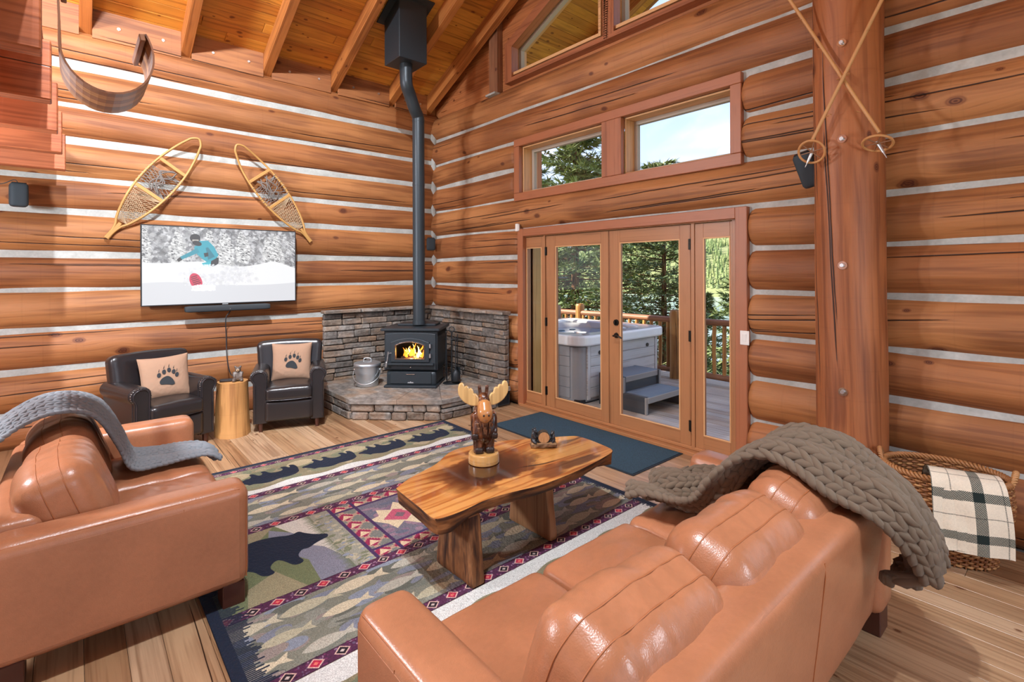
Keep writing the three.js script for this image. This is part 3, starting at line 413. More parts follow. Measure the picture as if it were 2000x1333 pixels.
// ---------------------------------------------------------------- wood stove, pipe, bucket, tools
{
  const s = thing('wood_stove', 'black cast iron wood stove with a burning fire behind arched glass', 'stove', [0.985, 0.241, 0.885], Math.PI / 4);
  part('pedestal', soft(0.62, 0.2, 0.52, 0.02, [8, 4, 8], null), M.stove, s, [0, 0.1, 0]);
  part('base_plate', bx(-0.33, 0.33, 0, 0.03, -0.28, 0.31, 0.008), M.stove, s);
  const bw = 0.335, arch = (w, y0, y1, rise) => { const q = new THREE.Shape(); q.moveTo(-w, y0); q.lineTo(w, y0); q.lineTo(w, y1); q.quadraticCurveTo(0, y1 + 2 * rise, -w, y1); q.closePath(); return q; };
  // firebox shell: open at the front so that the fire is inside
  part('body', [bx(-bw, -bw + 0.03, 0.21, 0.70, -0.29, 0.26, 0.012), bx(bw - 0.03, bw, 0.21, 0.70, -0.29, 0.26, 0.012), bx(-bw, bw, 0.21, 0.30, -0.29, 0.26, 0.01), bx(-bw, bw, 0.62, 0.70, -0.29, 0.26, 0.01), bx(-bw, bw, 0.21, 0.70, -0.30, -0.26, 0.01)], M.stove, s);
  const fr = arch(0.31, 0.23, 0.66, 0.015); fr.holes.push(new THREE.Path(arch(0.19, 0.345, 0.53, 0.05).getPoints(10))); part('front_plate', T(ext(fr, 0.03, 0.006), 0, 0, 0.245), M.stove, s);
  part('top_plate', [bx(-0.37, 0.37, 0.70, 0.735, -0.33, 0.31, 0.01), bx(-0.25, 0.25, 0.735, 0.762, -0.33, -0.02, 0.008)], M.stove, s);
  const df = arch(0.235, 0.325, 0.56, 0.05); df.holes.push(new THREE.Path(arch(0.18, 0.36, 0.525, 0.045).getPoints(10)));
  const door = part('door', T(ext(df, 0.022, 0.005), 0, 0, 0.28), M.stove, s);
  const rim = arch(0.186, 0.354, 0.53, 0.046); rim.holes.push(new THREE.Path(arch(0.177, 0.363, 0.523, 0.044).getPoints(10))); part('glass_trim', T(ext(rim, 0.006, 0.001), 0, 0, 0.307), M.chrome, door);
  part('glass_pane', T(new THREE.ShapeGeometry(arch(0.18, 0.36, 0.525, 0.045)), 0, 0, 0.296), M.glass, door);
  part('hinge', [[0.25, 0.40], [0.25, 0.52]].map(([x, y]) => T(new THREE.CylinderGeometry(0.014, 0.014, 0.05, 10), x, y, 0.3)), M.steel, door);
  part('handle', [rod([-0.235, 0.43, 0.3], [-0.26, 0.43, 0.33], 0.01), rod([-0.26, 0.45, 0.33], [-0.275, 0.33, 0.335], 0.008), T(new THREE.CapsuleGeometry(0.015, 0.045, 6, 10), -0.285, 0.295, 0.336, 0, 0, -0.15)], M.steel, door);
  part('ash_lip', bx(-0.30, 0.30, 0.285, 0.31, 0.25, 0.34, 0.006), M.stove, s);
  part('ash_drawer', bx(-0.26, 0.26, 0.045, 0.195, 0.25, 0.272, 0.006), M.stove, s);
  part('air_knob', T(new THREE.SphereGeometry(0.012, 12, 8), 0, 0.255, 0.275), M.chrome, s); part('latch_bar', rod([-0.055, 0.165, 0.278], [0.055, 0.165, 0.278], 0.004), M.chrome, s); part('badge', T(ext([[-0.04, 0], [0.04, 0], [0.03, 0.015], [0.012, 0.012], [0, 0.024], [-0.012, 0.012], [-0.03, 0.015]], 0.003), 0, 0.055, 0.274), M.galv, s);
  // fire: split logs, embers and flames
  const bk = mat([0.05, 0.028, 0.018], { rough: 0.9, map: barkT });
  [[-0.15, 0.33, 0.14, 0.11, 0.42, 0.05], [0.16, 0.33, 0.12, -0.06, 0.43, 0.04], [-0.13, 0.325, 0.02, 0.15, 0.335, 0.1], [0.02, 0.32, 0.2, 0.12, 0.335, 0.18], [-0.1, 0.32, 0.2, 0.02, 0.34, 0.17]].forEach((p) => part('fire_log', rod(p.slice(0, 3), p.slice(3), 0.032, 0.028, 9), bk, s));
  const ember = mat([0.2, 0.05, 0.01], { rough: 0.9, emissive: new THREE.Color(1, 0.22, 0.02), emissiveIntensity: 2.2 }), R = rng(6);
  part('ember_bed', Array.from({ length: 40 }, () => T(new THREE.DodecahedronGeometry(0.012 + R() * 0.012), (R() - 0.5) * 0.34, 0.308 + R() * 0.012, R() * 0.22, R() * 3, R() * 3)), ember, s);
  const fl = [mat([0.3, 0.08, 0.01], { rough: 1, emissive: new THREE.Color(1, 0.26, 0.02), emissiveIntensity: 2.2 }), mat([0.4, 0.2, 0.03], { rough: 1, emissive: new THREE.Color(1, 0.5, 0.08), emissiveIntensity: 3.2 }), mat([0.5, 0.4, 0.1], { rough: 1, emissive: new THREE.Color(1, 0.78, 0.3), emissiveIntensity: 4 })];
  for (let k = 0; k < 17; k++) { const h = 0.08 + R() * 0.14 * (1 - Math.abs(k - 8) / 12), w = 0.014 + R() * 0.014, x = (k - 8) * 0.017 + (R() - 0.5) * 0.03; const g = lathe([[0, 0], [w * 0.8, h * 0.12], [w, h * 0.3], [w * 0.7, h * 0.55], [w * 0.3, h * 0.8], [0.001, h]], 10), P = g.attributes.position, a = R() * 6; for (let i = 0; i < P.count; i++) { const y = P.getY(i) / h; P.setX(i, P.getX(i) + 0.03 * Math.sin(y * 4 + a) * y); P.setZ(i, P.getZ(i) * 0.6 + 0.015 * Math.sin(y * 5 + a * 2) * y); } g.computeVertexNormals(); part('flame', T(g, x, 0.33 + R() * 0.03, 0.05 + R() * 0.12), fl[k % 3], s); }
  const fire = new THREE.PointLight(new THREE.Color(1, 0.42, 0.1), 0.5); fire.position.set(0, 0.42, 0.16); fire.shadow.radius = 2; fire.castShadow = true; s.add(fire);

  const p = thing('stove_pipe', 'black stove pipe with offset elbow and square ceiling support box', 'stove pipe', [1.0, 0, 0.85]);
  part('flue', [T(new THREE.CylinderGeometry(0.077, 0.077, 2.66, 28), 0, 2.33, 0), T(new THREE.CylinderGeometry(0.083, 0.083, 0.05, 28), 0, 1.02, 0)], M.pipe, p);
  part('elbow', tube([[0, 3.6, 0], [0, 3.67, 0.005], [0.045, 3.76, 0.085], [0.09, 3.9, 0.175], [0.13, 3.99, 0.24], [0.135, 4.06, 0.25], [0.135, 4.3, 0.25]], 0.077, 60, 24), M.pipe, p);
  for (const y of [1.9, 2.8, 3.62]) part('joint_band', T(new THREE.CylinderGeometry(0.0795, 0.0795, 0.03, 28), 0, y, 0), M.pipe, p);
  part('support_box', bx(-0.065, 0.315, 4.24, 5.3, 0.06, 0.44, 0.006), M.pipe, p);
  part('ceiling_collar', T(bx(-0.27, 0.27, -0.02, 0.0, -0.27, 0.27, 0.003), 0.125, 4.90, 0.25, 0, 0, TILT), M.pipe, p);

  const b = thing('ash_bucket', 'galvanized lidded ash bucket standing left of the wood stove', 'bucket', [0.70, 0.241, 1.42], 0.9);
  part('body', lathe([[0, 0], [0.132, 0], [0.138, 0.012], [0.132, 0.02], [0.148, 0.16], [0.152, 0.165], [0.149, 0.172], [0.156, 0.25], [0.162, 0.255], [0.157, 0.262]], 40), M.galv, b);
  const lid = part('lid', T(lathe([[0.168, 0], [0.17, 0.022], [0.16, 0.032], [0.1, 0.05], [0, 0.054]], 40), 0, 0.258, 0), M.galv, b);
  part('lid_handle', tube([[-0.045, 0.305, 0], [-0.045, 0.335, 0], [-0.03, 0.345, 0], [0.03, 0.345, 0], [0.045, 0.335, 0], [0.045, 0.305, 0]], 0.006, 24), M.galv, lid);
  part('bail', tube([[-0.165, 0.2, 0], [-0.16, 0.13, 0.07], [-0.1, 0.07, 0.14], [0, 0.045, 0.165], [0.1, 0.07, 0.14], [0.16, 0.13, 0.07], [0.165, 0.2, 0]], 0.005, 40), M.steel, b);
  for (const q of [-1, 1]) part('bail_ear', T(new THREE.CylinderGeometry(0.018, 0.018, 0.012, 12), 0.16 * q, 0.2, 0, 0, 0, Math.PI / 2), M.steel, b);

  const t = thing('fireplace_tools', 'slim black iron fireplace tool set on the hearth right of the stove', 'tool set', [1.30, 0.241, 0.55]);
  part('stand_pole', rod([0, 0, 0], [0, 0.66, 0], 0.009), M.iron, t); part('stand_ring', T(new THREE.TorusGeometry(0.035, 0.006, 8, 20), 0, 0.69, 0, 0, 0.8), M.iron, t);
  part('stand_base', T(lathe([[0, 0.02], [0.03, 0.02], [0.11, 0.008], [0.115, 0]], 24), 0, 0, 0), M.iron, t); part('hook_ring', T(new THREE.TorusGeometry(0.09, 0.005, 6, 28), 0, 0.57, 0, Math.PI / 2), M.iron, t);
  part('poker', [rod([-0.09, 0.02, 0.02], [-0.09, 0.64, 0.02], 0.006), T(new THREE.TorusGeometry(0.02, 0.005, 6, 16), -0.09, 0.66, 0.02)], M.iron, t);
  part('brush', [rod([0.09, 0.16, 0], [0.09, 0.6, 0], 0.006), T(lathe([[0.0, 0], [0.05, 0.0], [0.045, 0.1], [0.02, 0.14], [0, 0.15]], 14), 0.09, 0.04, 0)], M.iron, t);
  part('shovel', [rod([0, 0.2, -0.09], [0, 0.62, -0.09], 0.006), bx(-0.055, 0.055, 0.04, 0.2, -0.096, -0.088, 0.002)], M.iron, t);
  part('tongs', [rod([0.03, 0.05, 0.09], [0.012, 0.6, 0.09], 0.005), rod([-0.02, 0.05, 0.09], [0.006, 0.6, 0.09], 0.005)], M.iron, t);
}
// ---------------------------------------------------------------- television, sound bar, speakers
{
  const cv = document.createElement('canvas'); cv.width = 1024; cv.height = 568; const c = cv.getContext('2d'), R = rng(12);
  c.fillStyle = '#8b8d90'; c.fillRect(0, 0, 1024, 568);
  for (let k = 0; k < 2600; k++) { const x = R() * 1024, y = R() * 300, v = 90 + R() * 165 | 0, r = 3 + R() * 20; c.fillStyle = `rgba(${v},${v},${v + 3},0.55)`; c.beginPath(); c.ellipse(x, y, r, r * (0.4 + R() * 0.5), R() * 3, 0, 7); c.fill(); }
  for (let k = 0; k < 16; k++) { const x = R() * 1024, w = 22 + R() * 40, top = 10 + R() * 70, bot = 250 + R() * 60; for (let y = top; y < bot; y += 4) { const ww = w * Math.sin((y - top) / (bot - top) * 2.6); for (let q = 0; q < 3; q++) { const v = 170 + R() * 85 | 0; c.fillStyle = `rgb(${v},${v},${v})`; c.beginPath(); c.ellipse(x + (R() - 0.5) * 2 * ww, y + R() * 6, 5 + R() * 10, 3 + R() * 5, 0.2, 0, 7); c.fill(); } if (R() < 0.4) { c.fillStyle = 'rgba(50,52,56,0.7)'; c.beginPath(); c.ellipse(x + (R() - 0.5) * 1.6 * ww, y, 4 + R() * 8, 2 + R() * 3, 0.3, 0, 7); c.fill(); } } }
  for (let k = 0; k < 70; k++) { c.strokeStyle = R() < 0.5 ? 'rgba(250,250,250,0.7)' : 'rgba(70,72,75,0.55)'; c.lineWidth = 1 + R() * 3; const x = 760 + R() * 264, y = 40 + R() * 220; c.beginPath(); c.moveTo(x, y); c.quadraticCurveTo(x + 40, y + 5, x + 60 + R() * 40, y + 30 + R() * 40); c.stroke(); }
  c.fillStyle = '#f2f3f5'; c.beginPath(); c.moveTo(0, 262); c.bezierCurveTo(150, 285, 300, 235, 420, 262); c.bezierCurveTo(600, 310, 700, 285, 830, 248); c.bezierCurveTo(900, 240, 980, 290, 1024, 300); c.lineTo(1024, 568); c.lineTo(0, 568); c.fill();
  c.fillStyle = '#dcdde2'; c.beginPath(); c.moveTo(0, 410); c.bezierCurveTo(300, 380, 480, 470, 1024, 420); c.lineTo(1024, 568); c.lineTo(0, 568); c.fill();
  for (let k = 0; k < 1200; k++) { const x = 480 + (R() + R() - 1) * 260, y = 360 + (R() + R() - 1) * 75, v = 205 + R() * 50 | 0; c.fillStyle = `rgba(${v},${v},${v + 4},0.35)`; c.beginPath(); c.arc(x, y, 2 + R() * 13, 0, 7); c.fill(); }
  c.fillStyle = '#d6254f'; c.save(); c.translate(322, 400); c.rotate(-0.32); c.beginPath(); c.ellipse(0, 0, 38, 62, 0, 0, 7); c.fill(); c.fillStyle = '#5a1020'; for (let k = 0; k < 5; k++) c.fillRect(-26 + R() * 6, -40 + k * 14, 40 + R() * 10, 6); c.restore();
  for (let k = 0; k < 240; k++) { c.fillStyle = 'rgba(245,246,250,0.8)'; c.beginPath(); c.arc(370 + (R() - 0.5) * 150, 430 + R() * 40, 2 + R() * 7, 0, 7); c.fill(); }
  const poly = (f, p) => { c.fillStyle = f; c.beginPath(); p.forEach(([x, y], i) => i ? c.lineTo(x, y) : c.moveTo(x, y)); c.closePath(); c.fill(); };
  poly('#17181b', [[400, 255], [440, 215], [470, 225], [468, 265], [440, 292], [415, 285]]);
  poly('#20a3b8', [[310, 150], [345, 100], [400, 95], [440, 140], [468, 205], [452, 228], [400, 262], [370, 240], [330, 200]]); poly('#1b93a8', [[330, 150], [345, 185], [235, 240], [222, 222], [290, 180]]); poly('#2bb4c6', [[360, 265], [420, 250], [415, 290], [370, 290]]); poly('#14788c', [[385, 150], [400, 145], [445, 215], [400, 240]]);
  poly('#222', [[224, 222], [238, 242], [215, 258], [204, 240]]); poly('#1c1c20', [[372, 190], [400, 185], [402, 212], [378, 220]]);
  c.fillStyle = '#202124'; c.beginPath(); c.ellipse(318, 80, 33, 32, 0, 0, 7); c.fill(); c.fillStyle = '#b9b2a8'; c.fillRect(300, 90, 40, 14); c.fillStyle = '#1a1a1c'; c.beginPath(); c.ellipse(330, 118, 30, 18, 0.3, 0, 7); c.fill();
  for (let k = 0; k < 500; k++) { c.fillStyle = 'rgba(240,244,248,0.6)'; c.beginPath(); c.arc(400 + (R() - 0.5) * 150, 310 + (R() - 0.5) * 70, 1 + R() * 6, 0, 7); c.fill(); }
  const scr = new THREE.CanvasTexture(cv); scr.colorSpace = THREE.SRGBColorSpace; scr.magFilter = THREE.LinearFilter;
  const t = thing('television', 'large flat screen television showing a snowboarder in a teal jacket', 'television', [0.15, 1.75, 2.9], Math.PI / 2);
  const W = 1.575, H = 0.872; t.rotation.order = 'YXZ';
  part('housing', [bx(-W / 2, W / 2, -H / 2, H / 2, -0.035, -0.004, 0.004), bx(-0.5, 0.5, -0.3, 0.2, -0.06, -0.03)], M.black, t);
  part('bezel', ring(-W / 2, W / 2, -H / 2, H / 2, 0.011, -0.006, 0.004, 0.002), M.black, t);
  part('screen', new THREE.PlaneGeometry(W - 0.02, H - 0.02), mat([0.05, 0.05, 0.05], { rough: 0.25, emissive: new THREE.Color(1, 1, 1), emissiveMap: scr, emissiveIntensity: 0.82 }), t, [0, 0, 0.0]);
  part('logo_strip', bx(-0.03, 0.03, -H / 2 - 0.008, -H / 2 + 0.004, 0, 0.006, 0.001), M.galv, t);
  part('wall_bracket', bx(-0.2, 0.2, -0.15, 0.15, -0.112, -0.055), M.iron, t);
  const glow = new THREE.RectAreaLight(0xffffff, 0.7, W - 0.05, H - 0.05); glow.position.z = 0.02; glow.rotation.y = Math.PI; t.add(glow);

  const b = thing('sound_bar', 'slim charcoal sound bar mounted under the television', 'speaker', [0.13, 1.265, 2.862], Math.PI / 2);
  part('body', soft(0.87, 0.068, 0.11, 0.018, [20, 4, 6], null), mat([0.035, 0.042, 0.048], { rough: 0.8, bump: clothB, bs: 0.001 }), b, [0, 0, 0.03]); part('status_light', bx(-0.004, 0.004, -0.01, -0.006, 0.084, 0.087, 0.001), M.galv, b); part('bracket', bx(-0.3, 0.3, -0.02, 0.02, -0.13, -0.02), M.iron, b);
  part('power_cord', tube([[0.02, -0.03, 0], [0.0, -0.06, 0.03], [-0.03, -0.1, 0.035], [-0.03, -0.35, 0.03], [-0.035, -0.55, 0.08], [-0.05, -0.70, 0.3], [-0.06, -0.712, 0.62]], 0.006, 60, 6), M.black, b);
  part('signal_cord', tube([[-0.1, -0.03, -0.02], [-0.18, -0.06, -0.03], [-0.28, -0.05, -0.03], [-0.33, -0.02, -0.02]], 0.004, 30, 6), mat([0.2, 0.1, 0.05], {}), b);

  const sp = (x, y, z, turn, label, tall = 0.22) => { const s = thing('speaker', label, 'speaker', [x, y, z], turn, 'small black wall speakers'); part('body', soft(0.13, tall, 0.11, 0.03, [8, 10, 8], null), mat([0.03, 0.042, 0.052], { rough: 0.75, bump: clothB, bs: 0.001 }), s); part('top_panel', soft(0.1, 0.006, 0.08, 0.0029, [4, 2, 4], null), M.black, s, [0, tall / 2, 0]); part('wall_arm', rod([0, 0, -0.04], [0, 0, -0.19], 0.016), M.black, s); return s; };
  const s1 = sp(0.2, 2.395, 4.6, Math.PI / 2 + 0.15, 'small black speaker on the log wall below the loft joists');
  part('cord', tube([[0.0, 0.11, -0.03], [-0.02, 0.14, -0.03], [-0.1, 0.1, -0.06], [-0.2, 0.08, -0.09], [-0.27, 0.1, -0.1], [-0.31, 0.2, -0.1], [-0.32, 0.34, -0.1]], 0.004, 50, 6), M.black, s1);
  sp(0.2, 2.09, 0.17, Math.PI / 2 - 0.5, 'small black speaker in the wall corner right of the stove pipe', 0.19);
  const s3 = sp(5.36, 2.40, 0.20, 0.3, 'black speaker tilted forward at the left of the log post', 0.26); s3.rotation.set(0.35, 0.2, 0.2);
}
// ---------------------------------------------------------------- snowshoes
{
  const frame = mat([0.47, 0.25, 0.075], { rough: 0.45, map: trimT }), lace = mat([0.42, 0.30, 0.18], { rough: 0.8 }), cord = mat([0.22, 0.2, 0.18], { rough: 0.95 });
  function snowshoe(pos, tilt, mir, label) {   // local y from tail (0) to toe (1.42), x across, z off the wall
    const s = thing('snowshoe', label, 'snowshoe', pos, Math.PI / 2, 'wooden snowshoes above the television'); s.rotation.order = 'YXZ'; s.rotation.z = tilt;
    const half = (t) => 0.16 * Math.pow(Math.sin(Math.min(1, Math.max(0, (t - 0.16) / 1.24)) * Math.PI * 0.96 + 0.04), 0.62), L = [], Rr = [];
    for (let i = 0; i <= 28; i++) { const y = 0.17 + 1.235 * i / 28; L.push([-half(y) * (i === 28 ? 0 : 1), y, 0.02 + 0.05 * sstep(1.1, 1.42, y)]); Rr.unshift([half(y), y, 0.02 + 0.05 * sstep(1.1, 1.42, y)]); }
    Rr.shift();
    part('bent_frame', tube([[-0.012, 0, 0.015], [-0.013, 0.1, 0.016], ...L, ...Rr, [0.013, 0.1, 0.016], [0.012, 0, 0.015]], 0.0125, 220, 8), frame, s);
    part('tail_block', bx(-0.016, 0.016, 0, 0.2, 0.004, 0.028, 0.003, 1), frame, s);
    for (const y of [0.62, 0.99]) part('crossbar', bx(-half(y), half(y), y - 0.018, y + 0.018, 0.012, 0.028, 0.004, 0), frame, s);
    const web = (y0, y1, st, m, nm) => { const g = []; for (let y = y0; y < y1; y += st) { const a = half(y); for (const d of [-1, 1]) { const y2 = clamp(y + d * a * 1.1, y0, y1), b = half(y2); g.push(rod([-a, y, 0.02], [b, y2, 0.02], 0.0026, 0.0026, 4)); } } for (let y = y0; y < y1; y += st * 1.7) g.push(rod([-half(y), y, 0.022], [half(y), y, 0.022], 0.0024, 0.0024, 4)); part(nm, g, m, s); };
    web(0.22, 0.6, 0.02, lace, 'tail_webbing'); web(0.64, 0.9, 0.034, cord, 'foot_webbing');
    for (let k = 0; k < 6; k++) for (const q of [-1, 1]) part('wrapping', T(new THREE.TorusGeometry(0.015, 0.004, 5, 10), q * half(0.66 + k * 0.05), 0.66 + k * 0.05, 0.02, Math.PI / 2), lace, s);
    const R = rng(70 + mir), k = []; for (let i = 0; i < 5; i++) k.push(tube([[(R() - 0.5) * 0.16, 0.95, 0.03], [(R() - 0.5) * 0.14, 0.86, 0.06], [(R() - 0.5) * 0.16, 0.78, 0.055], [(R() - 0.5) * 0.12, 0.72, 0.05], [(R() - 0.5) * 0.14, 0.66, 0.035]], 0.007, 24, 6)); part('binding', k, mat([0.16, 0.135, 0.12], { rough: 0.95 }), s);
  }
  snowshoe([0.05, 2.03, 3.965], -Math.atan2(0.84, 1.18), 0, 'wooden snowshoe left of center, its toe pointing up to the right');
  snowshoe([0.05, 2.07, 1.895], Math.atan2(0.87, 1.1), 3, 'wooden snowshoe right of center, its toe pointing up to the left');
}
// ---------------------------------------------------------------- upholstery
function wrinkle(x, y, z, s) { return 0.6 * n3(x * 7 + s, y * 1.6, z * 2.2) + 0.4 * n3(x * 15, y * 3 + s, z * 4) + 0.15 * n3(x * 30, y * 12, z * 14 + s); }
// a stitched line round a rounded box at depth z, displaced like the box itself
function girth(w, h, r, z, f, arc = [0.09, 0.91]) {
  const P = [], cs = [[w / 2 - r, -h / 2 + r, -1.5708], [w / 2 - r, h / 2 - r, 0], [-w / 2 + r, h / 2 - r, 1.5708], [-w / 2 + r, -h / 2 + r, 3.1416]], all = [];
  cs.forEach(([x, y, a]) => { for (let k = 0; k <= 6; k++) { const t = a + k / 6 * 1.5708; all.push([x + Math.cos(t) * r, y + Math.sin(t) * r, Math.cos(t), Math.sin(t)]); } const n = cs[(cs.findIndex((c) => c[2] === a) + 1) % 4], e = all[all.length - 1], b = [n[0] + Math.cos(n[2]) * r, n[1] + Math.sin(n[2]) * r]; for (let k = 1; k < 10; k++) all.push([lerp(e[0], b[0], k / 10), lerp(e[1], b[1], k / 10), e[2], e[3]]); });
  const N = all.length; for (let i = Math.round(N * arc[0]); i < N * arc[1]; i++) { const [x, y, nx, ny] = all[i % N], d = f(x, y, z, nx, ny, 0); P.push([x + d[0] + nx * 0.0006, y + d[1] + ny * 0.0006, z + d[2]]); }
  return tube(P, 0.0021, P.length * 2, 5);
}
function sofa(name, label, pos, turn, w, D, seats, bh = 0.6) {   // local: x across, z to the front
  const s = thing(name, label, 'sofa', pos, turn), aw = 0.2, ah = 0.6, by = 0.11, inner = w - 2 * aw, cw = inner / seats;
  part('base', soft(w - 0.04, 0.2, D - 0.1, 0.02, [20, 4, 10], null), M.leatherSide, s, [0, by + 0.1, 0]);
  for (const q of [-1, 1]) {
    const hh = (ah - by) / 2, a = part('arm', soft(aw, ah - by, D, 0.055, [14, 22, 32], (x, y, z, nx, ny) => [0.003 * n3(x * 4, y * 4, z * 3, 5) * nx, (ny > 0.5 ? 0.006 * (1 - (x / aw * 2) ** 2) : 0), 0]), M.leather, s, [q * (w / 2 - aw / 2), by + hh, 0]);
    part('side_panel', soft(0.005, ah - by - 0.09, D - 0.1, 0.002, [2, 8, 14], null), M.leatherSide, a, [q * (aw / 2 + 0.0005), -0.005, 0]);
    const xo = q * (aw / 2 - 0.0155), yt = hh - 0.0155, zf = D / 2 - 0.0155;
    for (const g of [tube([[xo, yt, -zf + 0.03], [xo, yt, 0], [xo, yt, zf - 0.03]], 0.0024, 40, 5), tube([[xo, yt - 0.04, zf], [xo, 0, zf], [xo, -hh + 0.03, zf]], 0.0024, 20, 5), rod([q * aw / 2, hh - 0.04, D * 0.2], [q * aw / 2, -hh + 0.04, D * 0.2], 0.0016, 0.0016, 5)]) part('seam', g, M.seam, a);
  }
  const bf = (x, y, z, nx, ny, nz) => { const t = (y + bh / 2) / 0.6; return [0, 0.006 * n3(x * 3, y, z), -0.06 * t + 0.004 * n3(x * 4, y * 4, z) * nz]; };
  const back = part('back', soft(inner + 0.02, bh, 0.2, 0.055, [36, 24, 12], bf), M.leather, s, [0, by + bh / 2, -D / 2 + 0.13]);
  if (seats > 2) part('back_seam', tube([-0.28, -0.14, 0, 0.14, 0.23, 0.27].map((y) => { const k = y > 0.245 ? Math.sqrt(0.055 ** 2 - (y - 0.245) ** 2) - 0.055 : 0, d = bf(-0.12, y, -0.1, 0, 0, -1); return [-0.12, y + d[1], -0.1005 - k + d[2]]; }), 0.0026, 40, 5), M.seam, back);
  for (let i = 0; i < seats; i++) {
    const cx = -inner / 2 + cw * (i + 0.5), sd = D - 0.22;
    const seat = part('seat_cushion', soft(cw - 0.006, 0.19, sd, 0.055, [36, 12, 40], (x, y, z, nx, ny) => { const u = x / cw * 2, v = z / sd * 2, c = (1 - u * u) * (1 - v * v), up = sstep(0, 0.6, ny); return [0, up * (0.03 * c + 0.013 * Math.sqrt(Math.max(0, c)) * (0.7 * n3(x * 4 + i * 5, 1, z * 9 + x * 5) + 0.6 * n3(x * 7, i, z * 17 - x * 6) + 0.25 * n3(x * 14, i, z * 34 + x * 9))), 0]; }), M.leather, s, [cx, 0.335, 0.1]);
    part('piping', tube([[-cw / 2 + 0.03, -0.03, sd / 2 + 0.001], [0, -0.03, sd / 2 + 0.001], [cw / 2 - 0.03, -0.03, sd / 2 + 0.001]], 0.0026, 24, 5), M.seam, seat);
    const H = 0.41, Th = 0.26, rr = 0.085, cq = cw - 0.03;
    const cf = (x, y, z, nx, ny, nz) => { const u = x / cq * 2, v = y / H * 2, c = (1 - u ** 4) * (1 - v ** 4), e = wrinkle(x * 1.3, y + z, z - y, i * 11 + 5) * (1 - 0.5 * u * u); return [nx * 0.014 * (1 - v * v), ny * (0.022 * (1 - u * u) + 0.013 * e), nz * (0.03 * c + 0.014 * e)]; };
    const cu = part('back_cushion', soft(cq, H, Th, rr, [48, 30, 20], cf), M.leather, s, [cx, 0.585, -D / 2 + 0.25]);
    cu.rotation.x = -0.34;
    for (const z of [0.04, -0.04]) part('seam', girth(cq, H, rr, z, cf), M.seam, cu);
  }
  for (const x of [-1, 1]) for (const z of [-1, 1]) part('leg', bx(x * (w / 2 - 0.08) - 0.06, x * (w / 2 - 0.08) + 0.06, 0, by + 0.01, z * (D / 2 - 0.07) - 0.05, z * (D / 2 - 0.07) + 0.05, 0.004), M.darkwood, s);
  return s;
}
sofa('sofa', 'tan leather three seat sofa seen from behind, brown knit throw on it', [5.63, 0, 2.44], -Math.PI / 2, 2.22, 0.94, 3);
sofa('loveseat', 'tan leather loveseat at the left with a grey knit throw over it', [3.065, 0, 4.02], Math.PI, 1.74, 0.94, 2, 0.52);

// knitted throws: rows of plump stitches laid over a draped sheet
function knit(name, label, path, wid, m, st, rad, fold, seed, side) {
  // path: [along-plane coordinate, y, sideways shift, width factor]; side maps (a, y, b) to world
  const R = rng(seed), cur = new THREE.CatmullRomCurve3(path.map((p) => new THREE.Vector3(p[0], p[1], p[2])), false, 'centripetal'), wc = path.map((p) => p[3] ?? 1), len = cur.getLength(), ns = Math.round(len / st), nt = Math.round(wid / (st * 1.05));
  const pt = (s, t) => { const c = cur.getPointAt(clamp(s)), d = cur.getTangentAt(clamp(s)), f = clamp(s) * (wc.length - 1), i = Math.min(wc.length - 2, f | 0), wf = lerp(wc[i], wc[i + 1], f - i); const nx = -d.y, ny = d.x, sg = ny < 0 ? -1 : 1, q = fold * (0.55 + 0.45 * Math.sin(t * 13 + Math.sin(s * 7 + seed) * 1.6 + seed) + 0.35 * n3(s * 6, t * 3.5, seed)) + (1 - Math.pow(Math.abs(t * 2), 6)) * 0.006; return [c.x + nx * sg * q * 0.9, c.y + ny * sg * q, c.z + (t + 0.02 * Math.sin(s * 17 + t * 6)) * wid * wf]; };
  const geos = [], base = new THREE.SphereGeometry(1, 6, 5), A = new THREE.Vector3(), B = new THREE.Vector3(), C = new THREE.Vector3(), X = new THREE.Vector3(), Y = new THREE.Vector3(), Z = new THREE.Vector3();
  for (let i = 0; i < ns; i++) for (let j = 0; j < nt; j++) for (const q of [-1, 1]) {
    const s = (i + 0.5 + (j % 2) * 0.0) / ns, t = (j + 0.5) / nt - 0.5, h = 0.24 / nt;
    A.set(...side(...pt(s - 0.75 / ns, t + q * h * 0.15))); B.set(...side(...pt(s + 0.75 / ns, t + q * h * 2.3))); C.set(...side(...pt(s, t + q * h + 0.01)));
    X.copy(B).sub(A); const l = X.length() * 0.62; X.normalize(); Z.copy(C).sub(A).cross(X).normalize(); Y.copy(Z).cross(X);
    const g = base.clone(), mm = new THREE.Matrix4().makeBasis(X.multiplyScalar(l), Y.multiplyScalar(rad * (0.9 + R() * 0.2)), Z.multiplyScalar(rad * (0.9 + R() * 0.2))); mm.setPosition((A.x + B.x) / 2, (A.y + B.y) / 2, (A.z + B.z) / 2);
    geos.push(g.applyMatrix4(mm));
  }
  // the sheet the stitches stand on
  const gs = new THREE.PlaneGeometry(1, 1, nt * 2, ns * 2), P = gs.attributes.position; for (let i = 0; i < P.count; i++) P.setXYZ(i, ...side(...pt(P.getY(i) + 0.5, P.getX(i) * 0.98))); gs.computeVertexNormals(); geos.push(gs);
  const o = part(name, geos, m); return tag(o, label, 'throw');
}
